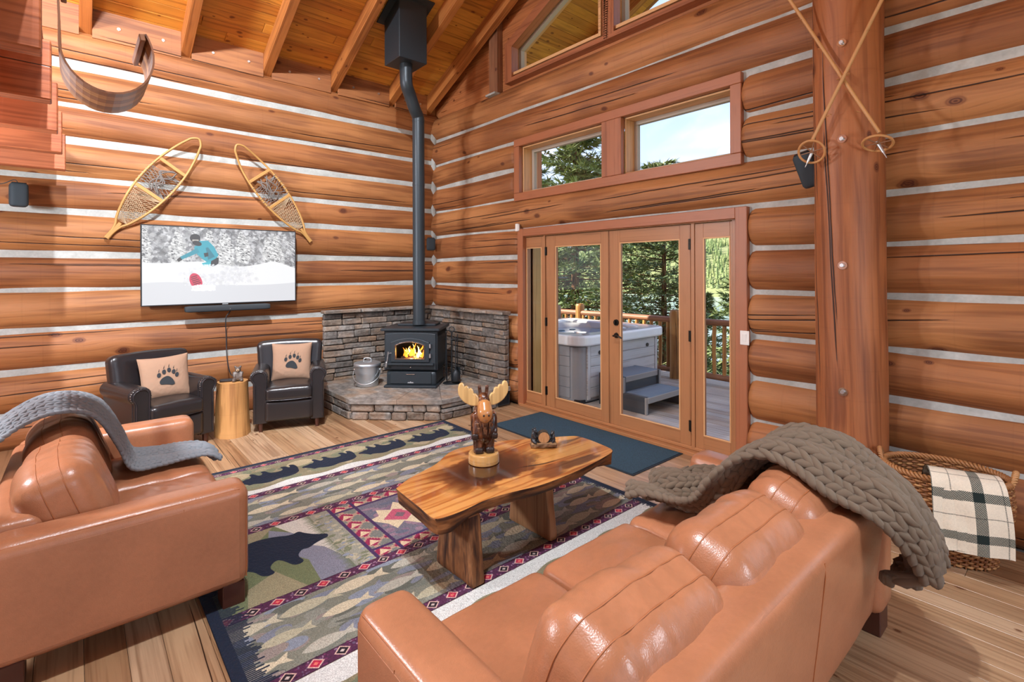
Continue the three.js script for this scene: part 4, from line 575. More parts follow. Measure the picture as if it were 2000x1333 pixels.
{
  const grey = mat([0.235, 0.262, 0.285], { rough: 0.95, bump: clothB, bs: 0.001, sheen: 0.3, sheenColor: new THREE.Color(0.5, 0.55, 0.6), sheenRoughness: 0.6 }), brown = mat([0.17, 0.125, 0.085], { rough: 0.95, bump: clothB, bs: 0.001, sheen: 0.5, sheenColor: new THREE.Color(0.62, 0.6, 0.58), sheenRoughness: 0.5 });
  // grey: over the loveseat's back, down the far back cushion, along the seat to its front edge
  knit('grey_throw', 'grey chunky knit throw draped over the loveseat back and seat', [[4.60, 0.30, 2.86, 1.1], [4.58, 0.62, 2.84, 1.05], [4.50, 0.80, 2.82, 1], [4.33, 0.90, 2.80, 1], [4.15, 0.86, 2.78, 1], [4.03, 0.66, 2.76, 1], [3.96, 0.50, 2.76, 1], [3.82, 0.475, 2.76, 0.95], [3.66, 0.475, 2.80, 0.85], [3.56, 0.465, 2.84, 0.7], [3.515, 0.42, 2.85, 0.5]], 0.5, grey, 0.03, 0.0135, 0.045, 4, (a, y, b) => [b, y, a]);
  // brown: on the far seat, over the far back cushion and down behind
  const bk = (name, label, path, w, seed) => knit(name, label, path, w, brown, 0.04, 0.0195, 0.11, seed, (a, y, b) => [a, y, b]);
  bk('brown_throw', 'thick brown cable knit throw heaped over the far end of the sofa', [[5.17, 0.46, 1.90, 0.7], [5.26, 0.50, 1.87, 0.9], [5.42, 0.50, 1.80, 1], [5.55, 0.54, 1.76, 1], [5.66, 0.68, 1.72, 1], [5.77, 0.80, 1.70, 0.95], [5.92, 0.825, 1.70, 0.95], [6.05, 0.775, 1.72, 0.95], [6.17, 0.73, 1.74, 0.85], [6.235, 0.62, 1.72, 0.7], [6.25, 0.5, 1.70, 0.5], [6.25, 0.41, 1.69, 0.3]], 0.56, 9);
}
// ---------------------------------------------------------------- club chairs and their pillows
function clubChair(pos, turn, label) {
  const s = thing('club_chair', label, 'armchair', pos, turn, 'dark leather club chairs'), w = 0.70, d = 0.72;
  part('seat_base', soft(w - 0.22, 0.22, d - 0.08, 0.025, [10, 8, 12], null), M.club, s, [0, 0.215, 0.02]);
  part('seat_cushion', soft(w - 0.24, 0.15, d - 0.16, 0.045, [20, 10, 20], (x, y, z, nx, ny) => [0, ny > 0.3 ? 0.025 * (1 - (x / 0.23) ** 2) * (1 - (z / 0.28) ** 2) + 0.004 * wrinkle(x, y, z, 2) : 0, 0]), M.club, s, [0, 0.395, 0.09]);
  const back = part('backrest', soft(w - 0.06, 0.6, 0.17, 0.06, [22, 22, 10], (x, y, z, nx, ny, nz) => { const t = (y + 0.3) / 0.6, u = x / 0.32; return [0.03 * t * Math.sign(x) * u * u, -0.02 * u * u * (t > 0.8 ? 1 : 0), (nz > 0 ? 0.02 * (1 - u * u) : 0) + 0.004 * wrinkle(x, y, z, 8) + 0.05 * u * u * (0.3 + 0.7 * t)]; }), M.club, s, [0, 0.60, -d / 2 + 0.12]); back.rotation.x = -0.16;
  for (const q of [-1, 1]) {
    const prof = new THREE.Shape(); prof.moveTo(-0.055, 0.1); prof.lineTo(0.06, 0.1); prof.lineTo(0.06, 0.5); prof.bezierCurveTo(0.06, 0.53, 0.09, 0.535, 0.09, 0.575); prof.bezierCurveTo(0.09, 0.63, 0.02, 0.645, -0.02, 0.635); prof.bezierCurveTo(-0.06, 0.625, -0.065, 0.58, -0.06, 0.54); prof.closePath();
    const g = T(ext(prof, d - 0.14, 0.012, 2, { cs: 10 }), 0, 0, -d / 2 + 0.06); if (q < 0) g.scale(-1, 1, 1); g.computeVertexNormals();
    const a = part('arm', g, M.club, s, [q * (w / 2 - 0.075), 0, 0]);
    const fp = T(ext(prof, 0.03, 0.006, 1, { cs: 10 }), 0, 0, d / 2 - 0.075); if (q < 0) fp.scale(-1, 1, 1); fp.computeVertexNormals(); part('front_panel', fp, M.club, a);
    const line = prof.getSpacedPoints(40).filter((p) => p.y > 0.11).map((p) => [p.x * q * 0.84, 0.1 + (p.y - 0.1) * 0.985, d / 2 - 0.036]); part('piping', tube(line, 0.007, 120, 6), M.clubTrim, a);
    part('nailhead_trim', prof.getSpacedPoints(64).filter((p) => p.y > 0.52).map((p) => T(new THREE.SphereGeometry(0.0085, 8, 6), p.x * q * 1.03, p.y, d / 2 - 0.048)), mat([0.16, 0.15, 0.15], { rough: 0.22, metal: 0.8 }), a);
    for (const z of [-1, 1]) part('leg', T(new THREE.CylinderGeometry(0.032, 0.022, 0.12, 4), q * (w / 2 - 0.075), 0.055, z * (d / 2 - 0.08), 0, Math.PI / 4), M.darkwood, s);
  }
  part('welt', tube([[-0.22, 0.335, d / 2 - 0.005], [0, 0.33, d / 2], [0.22, 0.335, d / 2 - 0.005]], 0.005, 24, 5), M.clubTrim, s);
  return s;
}
clubChair([0.79, 0, 3.59], 1.876, 'dark leather club chair on the left, partly hidden by the loveseat arm');
clubChair([0.82, 0, 2.395], 1.245, 'dark leather club chair beside the stone hearth, right of the stump');
function pawPillow(pos, rot, label) {
  const s = thing('pillow', label, 'pillow', pos, 0, 'tan pillows with a bear paw print'); s.rotation.order = 'YXZ'; s.rotation.set(...rot);
  const a = 0.42, zAt = (x, y) => { const u = Math.abs(x) / a * 2, v = Math.abs(y) / a * 2; return 0.075 * Math.pow(Math.max(0, (1 - u ** 3) * (1 - v ** 3)), 0.55); };
  const g = new THREE.PlaneGeometry(a, a, 44, 44), P = g.attributes.position; for (let i = 0; i < P.count; i++) { const x = P.getX(i), y = P.getY(i), u = x / a * 2, v = y / a * 2, k = 1 - 0.07 * (1 - u * u) * v * v, k2 = 1 - 0.07 * (1 - v * v) * u * u; P.setXYZ(i, x * k2, y * k, zAt(x, y) + 0.003 * (vn(x * 60 + 40, y * 60 + 40, 999, 999, 3) - 0.5) * (zAt(x, y) > 0.02 ? 1 : 0)); }
  g.computeVertexNormals(); const b = g.clone(); b.scale(1, 1, -1); b.index.array.reverse(); b.computeVertexNormals();
  part('cover', [uvM(g), uvM(b)], M.pillow, s);
  const patch = (q) => { const e = ext(q, 0.004, 0.001, 0, { cs: 14 }), E = e.attributes.position; for (let i = 0; i < E.count; i++) E.setZ(i, E.getZ(i) + zAt(E.getX(i), E.getY(i)) + 0.0006); e.computeVertexNormals(); return e; };
  const ell = (x, y, rx, ry, r) => { const q = new THREE.Shape(); q.absellipse(x, y, rx, ry, 0, Math.PI * 2, false, r); return q; };
  const pad = new THREE.Shape(); pad.moveTo(-0.062, -0.058); pad.bezierCurveTo(-0.066, -0.03, -0.03, 0.0, 0.0, 0.0); pad.bezierCurveTo(0.03, 0.0, 0.06, -0.06, 0.055, -0.082); pad.bezierCurveTo(0.04, -0.1, 0.0, -0.075, -0.025, -0.074); pad.bezierCurveTo(-0.045, -0.074, -0.06, -0.07, -0.062, -0.058);
  part('paw_pad', patch(pad), M.paw, s);
  [[-0.063, 0.018, -0.2], [-0.02, 0.044, -0.1], [0.022, 0.056, -0.05], [0.058, 0.034, -0.2], [0.082, 0.002, -0.3]].forEach(([x, y, r]) => { part('paw_toe', patch(ell(x, y, 0.0145, 0.022, r)), M.paw, s); part('paw_claw', patch(shape([[x - 0.002, y + 0.032], [x + 0.003, y + 0.032], [x + 0.007, y + 0.058]])), M.paw, s); });
}
pawPillow([0.80, 0.655, 3.55], [-0.28, 1.66, 0.04], 'tan paw print pillow on the left club chair');
pawPillow([0.78, 0.665, 2.36], [-0.26, 1.26, -0.02], 'tan paw print pillow on the club chair beside the hearth');
// ---------------------------------------------------------------- rug, door mat
{
  const S = 520, Wz = 2.64, Wx = 3.31, cw = Math.round(Wz * S), chh = Math.round(Wx * S), cv = document.createElement('canvas'); cv.width = cw; cv.height = chh; const c = cv.getContext('2d'), R = rng(77);
  const rect = (f, y0, y1, x0 = 0, x1 = Wz) => { c.fillStyle = f; c.fillRect(x0 * S, y0 * S, (x1 - x0) * S, (y1 - y0) * S); };
  const blobs = (n, x0, x1, y0, y1, cols, r0, r1, fl = 0.5) => { for (let k = 0; k < n; k++) { c.fillStyle = cols[(R() * cols.length) | 0]; c.beginPath(); c.ellipse((x0 + R() * (x1 - x0)) * S, (y0 + R() * (y1 - y0)) * S, (r0 + R() * (r1 - r0)) * S, (r0 + R() * (r1 - r0)) * S * fl, (R() - 0.5) * 0.6, 0, 7); c.fill(); } };
  const poly = (f, p) => { c.fillStyle = f; c.beginPath(); p.forEach(([x, y], i) => i ? c.lineTo(x * S, y * S) : c.moveTo(x * S, y * S)); c.closePath(); c.fill(); };
  const NAVY = '#101c30';
  function clip(x0, x1, y0, y1, f) { c.save(); c.beginPath(); c.rect(x0 * S, y0 * S, (x1 - x0) * S, (y1 - y0) * S); c.clip(); f(); c.restore(); }
  // a bear silhouette, nose to +x, feet down, unit height 1
  const BEAR = [[-0.95, -0.35], [-0.85, -0.62], [-0.5, -0.78], [-0.1, -0.72], [0.2, -0.86], [0.5, -0.8], [0.72, -0.66], [0.86, -0.72], [0.9, -0.6], [1.05, -0.42], [1.18, -0.36], [1.16, -0.24], [0.95, -0.2], [0.8, -0.1], [0.72, -0.15], [0.6, 0.0], [0.66, 0.2], [0.5, 0.24], [0.42, 0.0], [0.34, -0.1], [0.2, 0.05], [0.26, 0.24], [0.08, 0.24], [0.02, -0.02], [-0.2, -0.14], [-0.42, -0.1], [-0.5, 0.04], [-0.42, 0.24], [-0.62, 0.24], [-0.7, 0.0], [-0.78, 0.08], [-0.74, 0.24], [-0.92, 0.24], [-0.98, 0.0]];
  const bear = (x, y, h, fx, fy) => { c.fillStyle = NAVY; c.beginPath(); const q = BEAR.map(([a, b]) => [(x + a * h * fx) * S, (y + b * h * fy) * S]); q.forEach((p, i) => { const n = q[(i + 1) % q.length], m = [(p[0] + n[0]) / 2, (p[1] + n[1]) / 2]; i ? c.quadraticCurveTo(p[0], p[1], m[0], m[1]) : c.moveTo(m[0], m[1]); }); c.closePath(); c.fill(); };
  const stripe = (y, w) => { rect('#4a1f3e', y - w / 2, y + w / 2); blobs(500, 0, Wz, y - w / 2, y + w / 2, ['#341430', '#6b2c55', '#5d4a63', '#8a6a80'], 0.003, 0.008, 1); c.fillStyle = '#2b1526'; c.fillRect(0, (y - w / 2) * S, cw, 2); c.fillRect(0, (y + w / 2) * S - 2, cw, 2); for (let k = 0; k * 0.115 < Wz; k++) { const x = 0.06 + k * 0.115, d = (r, f) => poly(f, [[x - r * 1.15, y], [x, y - r], [x + r * 1.15, y], [x, y + r]]); d(w * 0.44, '#caa99a'); d(w * 0.33, k % 2 ? '#1c0f1a' : '#a8213f'); d(w * 0.14, k % 2 ? '#b9a9a0' : '#d06c5e'); } };
  const fish = (x, y, l, col) => { c.fillStyle = col; c.beginPath(); const q = (a, b) => [(x + a * l) * S, (y + b * l) * S]; c.moveTo(...q(-0.5, 0.02)); c.bezierCurveTo(...q(-0.3, -0.17), ...q(0.05, -0.2), ...q(0.3, -0.04)); c.lineTo(...q(0.52, -0.15)); c.lineTo(...q(0.46, 0.0)); c.lineTo(...q(0.54, 0.13)); c.lineTo(...q(0.3, 0.05)); c.bezierCurveTo(...q(0.05, 0.17), ...q(-0.3, 0.18), ...q(-0.5, 0.02)); c.fill(); };
  const trout = (y0, y1, f) => clip(0, Wz, y0, y1, () => { rect('#77786b', y0, y1); blobs(260, 0, Wz, y0, y1, ['#6f7268', '#83857a', '#8a7f78', '#7f8794', '#5f6259', '#757a86'], 0.03, 0.12, 0.35); const h = y1 - y0; for (let k = 0; k < 10; k++) for (let j = 0; j < 3; j++) fish(0.1 + k * 0.29 + (j % 2) * 0.14 + (R() - 0.5) * 0.05, y0 + h * (0.18 + 0.32 * j) + (R() - 0.5) * 0.03, 0.24 + R() * 0.06, ['#b8b199', '#aaa58c', '#c2b79c', '#a8a597'][(k + j) % 4]); });
  const border = (yo, dir) => { const Y = (t) => yo + dir * t, yr = (a, b) => [Math.min(Y(a), Y(b)), Math.max(Y(a), Y(b))]; rect(NAVY, ...yr(0, 0.05)); rect('#7d765c', ...yr(0.05, 0.7)); blobs(160, 0, Wz, ...yr(0.14, 0.5), ['#8b8268', '#9d9276', '#787a60', '#6d7159'], 0.03, 0.1, 0.5); stripe(Y(0.085), 0.055); for (let k = 0; k < 6; k++) { c.fillStyle = '#a79b7c'; c.beginPath(); c.ellipse((0.5 + k * 0.5) * S, Y(0.24) * S, 0.11 * S, 0.07 * S, -0.1, 0, 7); c.fill(); } for (let k = 0; k < 6; k++) bear(0.24 + k * 0.5, Y(0.29), 0.222, -1, -dir * 1.1); c.fillStyle = '#c9cac6'; c.beginPath(); c.moveTo(0, Y(0.66) * S); for (let x = 0; x <= Wz; x += 0.05) c.lineTo(x * S, Y(0.56 + 0.025 * Math.sin(x * 13)) * S); c.lineTo(cw, Y(0.66) * S); c.fill(); };
  rect('#6d705f', 0, Wx); border(0, 1); border(Wx, -1);
  trout(0.72, 1.20); trout(2.11, 2.58);
  // the middle band: bears, hills, and the woven panel
  rect('#68704f', 1.26, 2.05);
  for (const m of [1, -1]) {
    const X = (x) => m > 0 ? x : Wz - x, pp = (f, p) => poly(f, p.map(([x, y]) => [X(x), y]));
    pp('#8d8468', [[0.05, 1.26], [0.5, 1.26], [0.36, 1.42], [0.1, 1.46]]); pp('#8f8769', [[0.16, 2.06], [0.2, 1.88], [0.36, 1.8], [0.46, 2.06]]);
    pp('#7b7e8c', [[0.46, 1.3], [0.56, 1.42], [0.6, 1.5], [0.58, 1.62], [0.66, 1.72], [0.7, 1.86], [0.74, 2.06], [0.52, 2.06], [0.54, 1.8], [0.44, 1.6], [0.42, 1.44]]);
    pp('#c2c0b6', [[0.5, 1.26], [0.56, 1.42], [0.6, 1.5], [0.58, 1.62], [0.66, 1.72], [0.7, 1.86], [0.74, 2.06], [0.80, 2.06], [0.72, 1.26]]);
    for (let y = 1.27; y < 2.05; y += 0.014) pp('#5d664b', [[0.72, y], [0.72, y + 0.013], [0.68 - R() * 0.03, y + 0.006]]);
    rect('#8a8a7c', 1.26, 2.05, Math.min(X(0.72), X(0.84)), Math.max(X(0.72), X(0.84))); blobs(70, Math.min(X(0.72), X(0.84)), Math.max(X(0.72), X(0.84)), 1.26, 2.05, ['#7f8794', '#a39c85', '#6d7159'], 0.01, 0.03, 0.6);
    bear(X(0.26), 1.72, 0.40, m, 1);
  }
  clip(0.84, Wz - 0.84, 1.26, 2.05, () => {
    rect('#70726c', 1.26, 2.05); const x0 = 0.84, x1 = Wz - 0.84, cx = Wz / 2, cy = 1.655;
    const step = (x, y, s, f, n) => { for (let k = 0; k < n; k++) rect(f, y - s * (n - k), y + s * (n - k), x - s * (k + 1), x + s * (k + 1)); };
    for (let i = 0; i < 8; i++) for (let j = 0; j < 6; j++) { const x = x0 + 0.06 + i * 0.135, y = 1.32 + j * 0.135; step(x, y, 0.017, '#a98a78', 4); step(x, y, 0.013, '#8c2047', 4); poly('#cbb493', [[x - 0.03, y + 0.035], [x, y - 0.03], [x + 0.045, y + 0.02]]); }
    rect('#6a6673', 1.37, 1.94, x0 + 0.17, x1 - 0.17); blobs(120, x0 + 0.2, x1 - 0.2, 1.4, 1.92, ['#7a6476', '#5c6172', '#8b7280'], 0.02, 0.05, 0.6);
    for (const q of [-1, 1]) { const x = cx + q * 0.12; poly('#cdbd9d', [[x - 0.2, cy - 0.05], [x - 0.12, cy - 0.07], [x - 0.1, cy - 0.16], [x - 0.02, cy - 0.1], [x + 0.05, cy - 0.2], [x + 0.12, cy - 0.1], [x + 0.2, cy - 0.06], [x + 0.12, cy], [x + 0.2, cy + 0.06], [x + 0.1, cy + 0.1], [x + 0.05, cy + 0.2], [x - 0.02, cy + 0.1], [x - 0.1, cy + 0.16], [x - 0.12, cy + 0.07]]); poly('#b2546a', [[x - 0.12, cy], [x, cy - 0.1], [x + 0.12, cy], [x, cy + 0.1]]); poly('#6f5a63', [[x - 0.04, cy], [x, cy - 0.04], [x + 0.04, cy], [x, cy + 0.04]]); }
    c.strokeStyle = '#3d2650'; c.lineWidth = 0.022 * S; for (const y of [1.36, 1.95]) { c.beginPath(); c.moveTo(x0 * S, y * S); c.lineTo(x1 * S, y * S); c.stroke(); } for (const x of [x0 + 0.012, x0 + 0.17, x1 - 0.17, x1 - 0.012]) { c.beginPath(); c.moveTo(x * S, 1.26 * S); c.lineTo(x * S, 2.05 * S); c.stroke(); }
  });
  for (const y of [0.69, 1.23, 2.08, 2.61]) stripe(y, 0.075);
  // ragged navy ends
  for (const m of [1, -1]) for (let y = 0; y < Wx; y += 0.011) { const l = (0.055 + 0.035 * vn(y * 7, 1, 99, 99, 5) + 0.05 * R()) * (m > 0 ? 1.25 : 0.7), X = m > 0 ? 0 : Wz - l; c.fillStyle = NAVY; c.fillRect(X * S, y * S, l * S, 0.0085 * S); c.fillRect((m > 0 ? 0 : Wz - 0.05) * S, y * S, 0.05 * S, 0.012 * S); }
  rect(NAVY, 0, 0.04); rect(NAVY, Wx - 0.04, Wx);
  const im = c.getImageData(0, 0, cw, chh), d = im.data; for (let i = 0; i < d.length; i += 4) { const k = 0.78 + R() * 0.42; d[i] *= k; d[i + 1] *= k; d[i + 2] *= k; } c.putImageData(im, 0, 0);
  const t = new THREE.CanvasTexture(cv); t.colorSpace = THREE.SRGBColorSpace; t.magFilter = THREE.LinearFilter; t.wrapS = t.wrapT = THREE.ClampToEdgeWrapping;
  const g = new THREE.PlaneGeometry(Wz, Wx, 40, 50), P = g.attributes.position; g.rotateX(-Math.PI / 2); g.rotateY(Math.PI / 2 * 1);
  // canvas x runs towards -z, canvas y towards +x
  const uv = g.attributes.uv; for (let i = 0; i < P.count; i++) { uv.setXY(i, 0.5 - P.getZ(i) / Wz, 0.5 - P.getX(i) / Wx); P.setY(i, 0.0125 + 0.0006 * n3(P.getX(i) * 3, 1, P.getZ(i) * 3)); } g.computeVertexNormals();
  const rug = thing('area_rug', 'lodge rug with navy bears, trout and a woven center panel', 'rug', [1.95 + Wx / 2, 0, 3.74 - Wz / 2]);
  part('pile', g, mat([1, 1, 1], { rough: 1, map: t, bump: pileB, bs: 0.004 }), rug);
  part('binding', [bx(-Wx / 2, Wx / 2, 0, 0.01, -Wz / 2, Wz / 2, 0.003)], mat([0.012, 0.02, 0.04], { rough: 1 }), rug);
  const mt = thing('door_mat', 'dark slate blue ribbed mat in front of the glazed doors', 'mat', [3.335, 0, 0.41]);
  part('carpet', bx(-0.905, 0.905, 0.003, 0.011, -0.362, 0.362, 0.002), mat([0.024, 0.062, 0.092], { rough: 1, bump: pileB, bs: 0.003, map: tex(256, 256, (u, v) => { const k = 0.7 + 0.5 * fbm(u, v, 90, 90, 2, 5); return [k, k, k]; }, 0.5, 0.5) }), mt);
  part('rubber_edge', bx(-0.925, 0.925, 0.0005, 0.006, -0.382, 0.382, 0.002), mat([0.012, 0.016, 0.022], { rough: 0.8 }), mt);
}
// ---------------------------------------------------------------- coffee table with a live edge slab
{
  const out = [[4.125, 2.842], [4.11, 2.82], [4.05, 2.715], [3.967, 2.485], [3.83, 2.25], [3.862, 1.99], [3.944, 1.80], [4.043, 1.63], [4.15, 1.44], [4.19, 1.395], [4.28, 1.385], [4.42, 1.40], [4.535, 1.425], [4.565, 1.455], [4.60, 1.60], [4.625, 1.80], [4.638, 2.016], [4.631, 2.22], [4.595, 2.383], [4.575, 2.552], [4.594, 2.728], [4.585, 2.845], [4.565, 2.87], [4.4, 2.862], [4.25, 2.853], [4.16, 2.847]];
  const t = thing('coffee_table', 'live edge wood slab coffee table with glossy top on two slab legs', 'coffee table', [4.25, 0, 2.12]);
  const sh = new THREE.Shape(new THREE.CatmullRomCurve3(out.map(([x, z]) => new THREE.Vector3(x - 4.25, -(z - 2.12), 0)), true, 'centripetal', 0.5).getPoints(110).map((p) => new THREE.Vector2(p.x, p.y)));
  // rounded underside: narrower towards the bottom
  const lvls = [[0, 1], [0.004, 1.004], [0.02, 0.995], [0.045, 0.96], [0.07, 0.90], [0.085, 0.82]], pts = sh.getPoints(), N = pts.length - 1, pos = [], idx = [], cx = 0.03, cy = 0.0;
  lvls.forEach(([dz, k], l) => { for (let i = 0; i < N; i++) { const q = pts[i], w = l > 1 ? 0.02 * n3(q.x * 9, q.y * 9, l * 0.7) * (l / 3) : 0, e = l > 1 && Math.abs(q.y) > 0.66 ? 1 : k + w; pos.push(cx + (q.x - cx) * e, -dz, -(cy + (q.y - cy) * (l > 1 && Math.abs(q.y) > 0.66 ? 1 - l * 0.004 : k + w))); } });
  for (let l = 0; l < lvls.length - 1; l++) for (let i = 0; i < N; i++) { const a = l * N + i, b = l * N + (i + 1) % N; idx.push(a, b, a + N, b, b + N, a + N); }
  const eg = new THREE.BufferGeometry(); eg.setAttribute('position', new THREE.BufferAttribute(new Float32Array(pos), 3)); eg.setIndex(idx); eg.computeVertexNormals();
  const bot = new THREE.ShapeGeometry(new THREE.Shape(pts.slice(0, N).map((q, i) => new THREE.Vector2(pos[((lvls.length - 1) * N + i) * 3], -pos[((lvls.length - 1) * N + i) * 3 + 2])))); T(bot, 0, -0.085, 0, -Math.PI / 2);
  const slabT = tex(1024, 640, (u, v) => {   // u along the slab (near end at 0), v across
    const kx = (u - 0.40) * 1.5, ky = (v - 0.5) * 0.9, r = Math.hypot(kx * 0.75, ky), w = fbm(u, v, 5, 4, 4, 7) - 0.5, near = sstep(0.36, 0.06, r), flow = v * 0.9 + 0.10 * Math.exp(-kx * kx * 9) * Math.sign(ky) * Math.exp(-Math.abs(ky) * 5) + 0.03 * w;
    const g = fbm(u * 0.6 + 0.1, flow, 4, 60, 4, 3), rings = 0.5 + 0.5 * Math.sin(r * 95 + w * 16), bur = sstep(0.44, 0.60, fbm(u + 0.3, v, 9, 8, 5, 12) + 0.46 * near - 0.13), cr = sstep(0.012, 0.003, Math.abs(ky - 0.10 - 0.22 * (kx - 0.1) + 0.05 * w)) * sstep(-0.1, 0.05, kx) * sstep(0.5, 0.3, kx);
    let c = mix3([0.90, 0.64, 0.36], [0.70, 0.38, 0.16], sstep(0.35, 0.75, g)); c = mix3(c, [0.96, 0.72, 0.40], 0.6 * sstep(0.5, 0.75, fbm(u, v, 3, 5, 3, 90))); c = mix3(c, [0.55, 0.23, 0.09], 0.5 * near * rings); c = mix3(c, [0.20, 0.06, 0.035], clamp(bur * near * 1.1)); c = mix3(c, [0.33, 0.12, 0.05], 0.7 * sstep(0.6, 0.72, fbm(u + 0.7, v * 0.7, 4, 9, 4, 33)) * (1 - near)); return mix3(c, [0.15, 0.06, 0.03], cr * 0.8);
  }, 1, 1);
  slabT.repeat.set(1, 1);
  const tg = new THREE.ShapeGeometry(sh, 24), u2 = tg.attributes.uv, P2 = tg.attributes.position; for (let i = 0; i < P2.count; i++) u2.setXY(i, (P2.getY(i) + 0.78) / 1.56, (P2.getX(i) + 0.46) / 0.92); T(tg, 0, 0.0005, 0, -Math.PI / 2);
  const side = mat([0.40, 0.22, 0.10], { rough: 0.7, map: barkT, bump: barkB, bs: 0.012 });
  part('tabletop', tg, mat([0.80, 0.78, 0.74], { rough: 0.28, map: slabT, clearcoat: 1, clearcoatRoughness: 0.05 }), t, [0, 0.44, 0]);
  part('live_edge', [uvM(eg, 2), uvM(bot, 2)], side, t, [0, 0.44, 0]);
  const leg = (x, z, w, d, lean, s) => { const g = soft(w, 0.365, d, 0.02, [12, 12, 6], (a, b, c2, nx, ny, nz) => { const k = (0.18 - b) / 0.365; return [Math.sign(a) * 0.035 * k * k + 0.012 * n3(a * 6, b * 6, s) * Math.abs(nx), 0, c2 * 0.1 * k + 0.008 * n3(a * 8, b * 7, s + 3) * nz]; }, 1); const m = part('leg', g, lean ? mat([0.36, 0.215, 0.12], { rough: 0.75, map: barkT, bump: barkB, bs: 0.012 }) : mat([0.40, 0.2, 0.09], { rough: 0.5, map: plankT, bump: plankB }), t, [x, 0.196, z]); };
  leg(4.43 - 4.25, 2.62 - 2.12, 0.29, 0.085, 1, 3); leg(4.35 - 4.25, 2.0 - 2.12, 0.33, 0.07, 0, 9);
}
// ---------------------------------------------------------------- carved moose, bear votive holder
{
  const m = thing('moose_carving', 'carved wooden moose standing upright on a round base', 'figurine', [4.135, 0.4415, 2.225], 1.08);
  const oak = mat([0.62, 0.34, 0.11], { rough: 0.25, map: trimT, clearcoat: 0.6, clearcoatRoughness: 0.1 }), fur = mat([0.27, 0.125, 0.055], { rough: 0.32, map: barkT, bump: barkB, bs: 0.006, clearcoat: 0.5, clearcoatRoughness: 0.15 }), dark = mat([0.03, 0.018, 0.015], { rough: 0.3 }), muz = mat([0.50, 0.22, 0.07], { rough: 0.25, map: trimT, clearcoat: 0.6, clearcoatRoughness: 0.1 }), ant = mat([0.76, 0.50, 0.2], { rough: 0.3, map: trimT, bump: trimB, clearcoat: 0.5, clearcoatRoughness: 0.15 });
  part('base', lathe([[0, 0], [0.098, 0], [0.1, 0.006], [0.098, 0.058], [0.09, 0.066], [0, 0.066]], 40), oak, m);
  part('body', blob([[0, 0.19, -0.005, 0.066, 0, 0.33, -0.008, 0.055], [0, 0.33, -0.01, 0.055, 0, 0.40, -0.005, 0.044], [-0.036, 0.08, 0.008, 0.031, -0.034, 0.2, 0, 0.04], [0.036, 0.08, 0.008, 0.031, 0.034, 0.2, 0, 0.04], [-0.06, 0.30, 0.008, 0.024, -0.062, 0.20, 0.03, 0.022], [0.06, 0.30, 0.008, 0.024, 0.062, 0.20, 0.03, 0.022]], 0.005, 0.016, 0.0022), fur, m);
  part('muzzle', blob([[0, 0.365, 0.032, 0.046, 0, 0.33, 0.058, 0.049], [0, 0.305, 0.05, 0.036, 0, 0.303, 0.06, 0.036]], 0.005, 0.02), muz, m);
  part('mouth', tube([[-0.034, 0.308, 0.083], [-0.018, 0.294, 0.092], [0, 0.289, 0.096], [0.018, 0.294, 0.092], [0.034, 0.308, 0.083]], 0.0018, 20, 5), dark, m);
  for (const q of [-1, 1]) {
    part('nostril', T(new THREE.SphereGeometry(0.006, 10, 8), q * 0.016, 0.325, 0.106, 0, 0, 0, [1, 1.3, 0.5]), dark, m); part('eye', T(new THREE.SphereGeometry(0.006, 10, 8), q * 0.022, 0.40, 0.038), dark, m);
    part('hoof', T(soft(0.056, 0.042, 0.07, 0.016, [8, 6, 8], null), q * 0.036, 0.086, 0.018), dark, m); part('hand', T(soft(0.046, 0.045, 0.042, 0.016, [6, 6, 6], null), q * 0.062, 0.178, 0.036), dark, m);
    part('ear', T(soft(0.022, 0.075, 0.02, 0.009, [4, 8, 4], null), q * 0.022, 0.455, -0.01, 0, 0, -q * 0.12), fur, m);
    const a = new THREE.Shape(); a.moveTo(0.03, 0.375); a.bezierCurveTo(0.07, 0.36, 0.13, 0.385, 0.155, 0.44); a.bezierCurveTo(0.165, 0.475, 0.155, 0.51, 0.142, 0.51); a.bezierCurveTo(0.13, 0.508, 0.128, 0.485, 0.124, 0.475); a.bezierCurveTo(0.118, 0.485, 0.113, 0.492, 0.107, 0.488); a.bezierCurveTo(0.1, 0.48, 0.1, 0.47, 0.097, 0.462); a.bezierCurveTo(0.09, 0.475, 0.08, 0.475, 0.076, 0.468); a.bezierCurveTo(0.07, 0.455, 0.072, 0.445, 0.066, 0.44); a.bezierCurveTo(0.05, 0.44, 0.035, 0.42, 0.03, 0.375);
    const g = T(ext(a, 0.012, 0.006, 1, { cs: 8 }), 0, 0, -0.006); if (q < 0) g.scale(-1, 1, 1); g.computeVertexNormals(); const o = part('antler', g, ant, m, [0, 0, 0.012]); o.rotation.y = q * 0.12;
  }
  const R = rng(3); part('chest_ruff', Array.from({ length: 26 }, () => { const a = (R() - 0.5) * 2.2, y = 0.20 + R() * 0.1; return T(new THREE.ConeGeometry(0.009, 0.05, 6), Math.sin(a) * 0.06, y, Math.cos(a) * 0.06, Math.PI + 0.15, 0, a * 0.15); }), mat([0.24, 0.115, 0.06], { rough: 0.28, clearcoat: 0.5, clearcoatRoughness: 0.15 }), m);

  const b = thing('bear_votive_holder', 'small resin holder with two black bears and an upright log slice', 'figurine', [4.19, 0.4415, 1.74], 0.93), bl = mat([0.02, 0.021, 0.024], { rough: 0.35 });
  part('log_base', T(warp(uvM(soft(0.185, 0.034, 0.085, 0.015, [30, 6, 16], null)), (x, y, z) => 0.004 * n3(x * 70, y * 50, z * 70)), 0, 0.018, 0), mat([0.50, 0.40, 0.28], { rough: 0.8, map: barkT, bump: barkB, bs: 0.006 }), b);
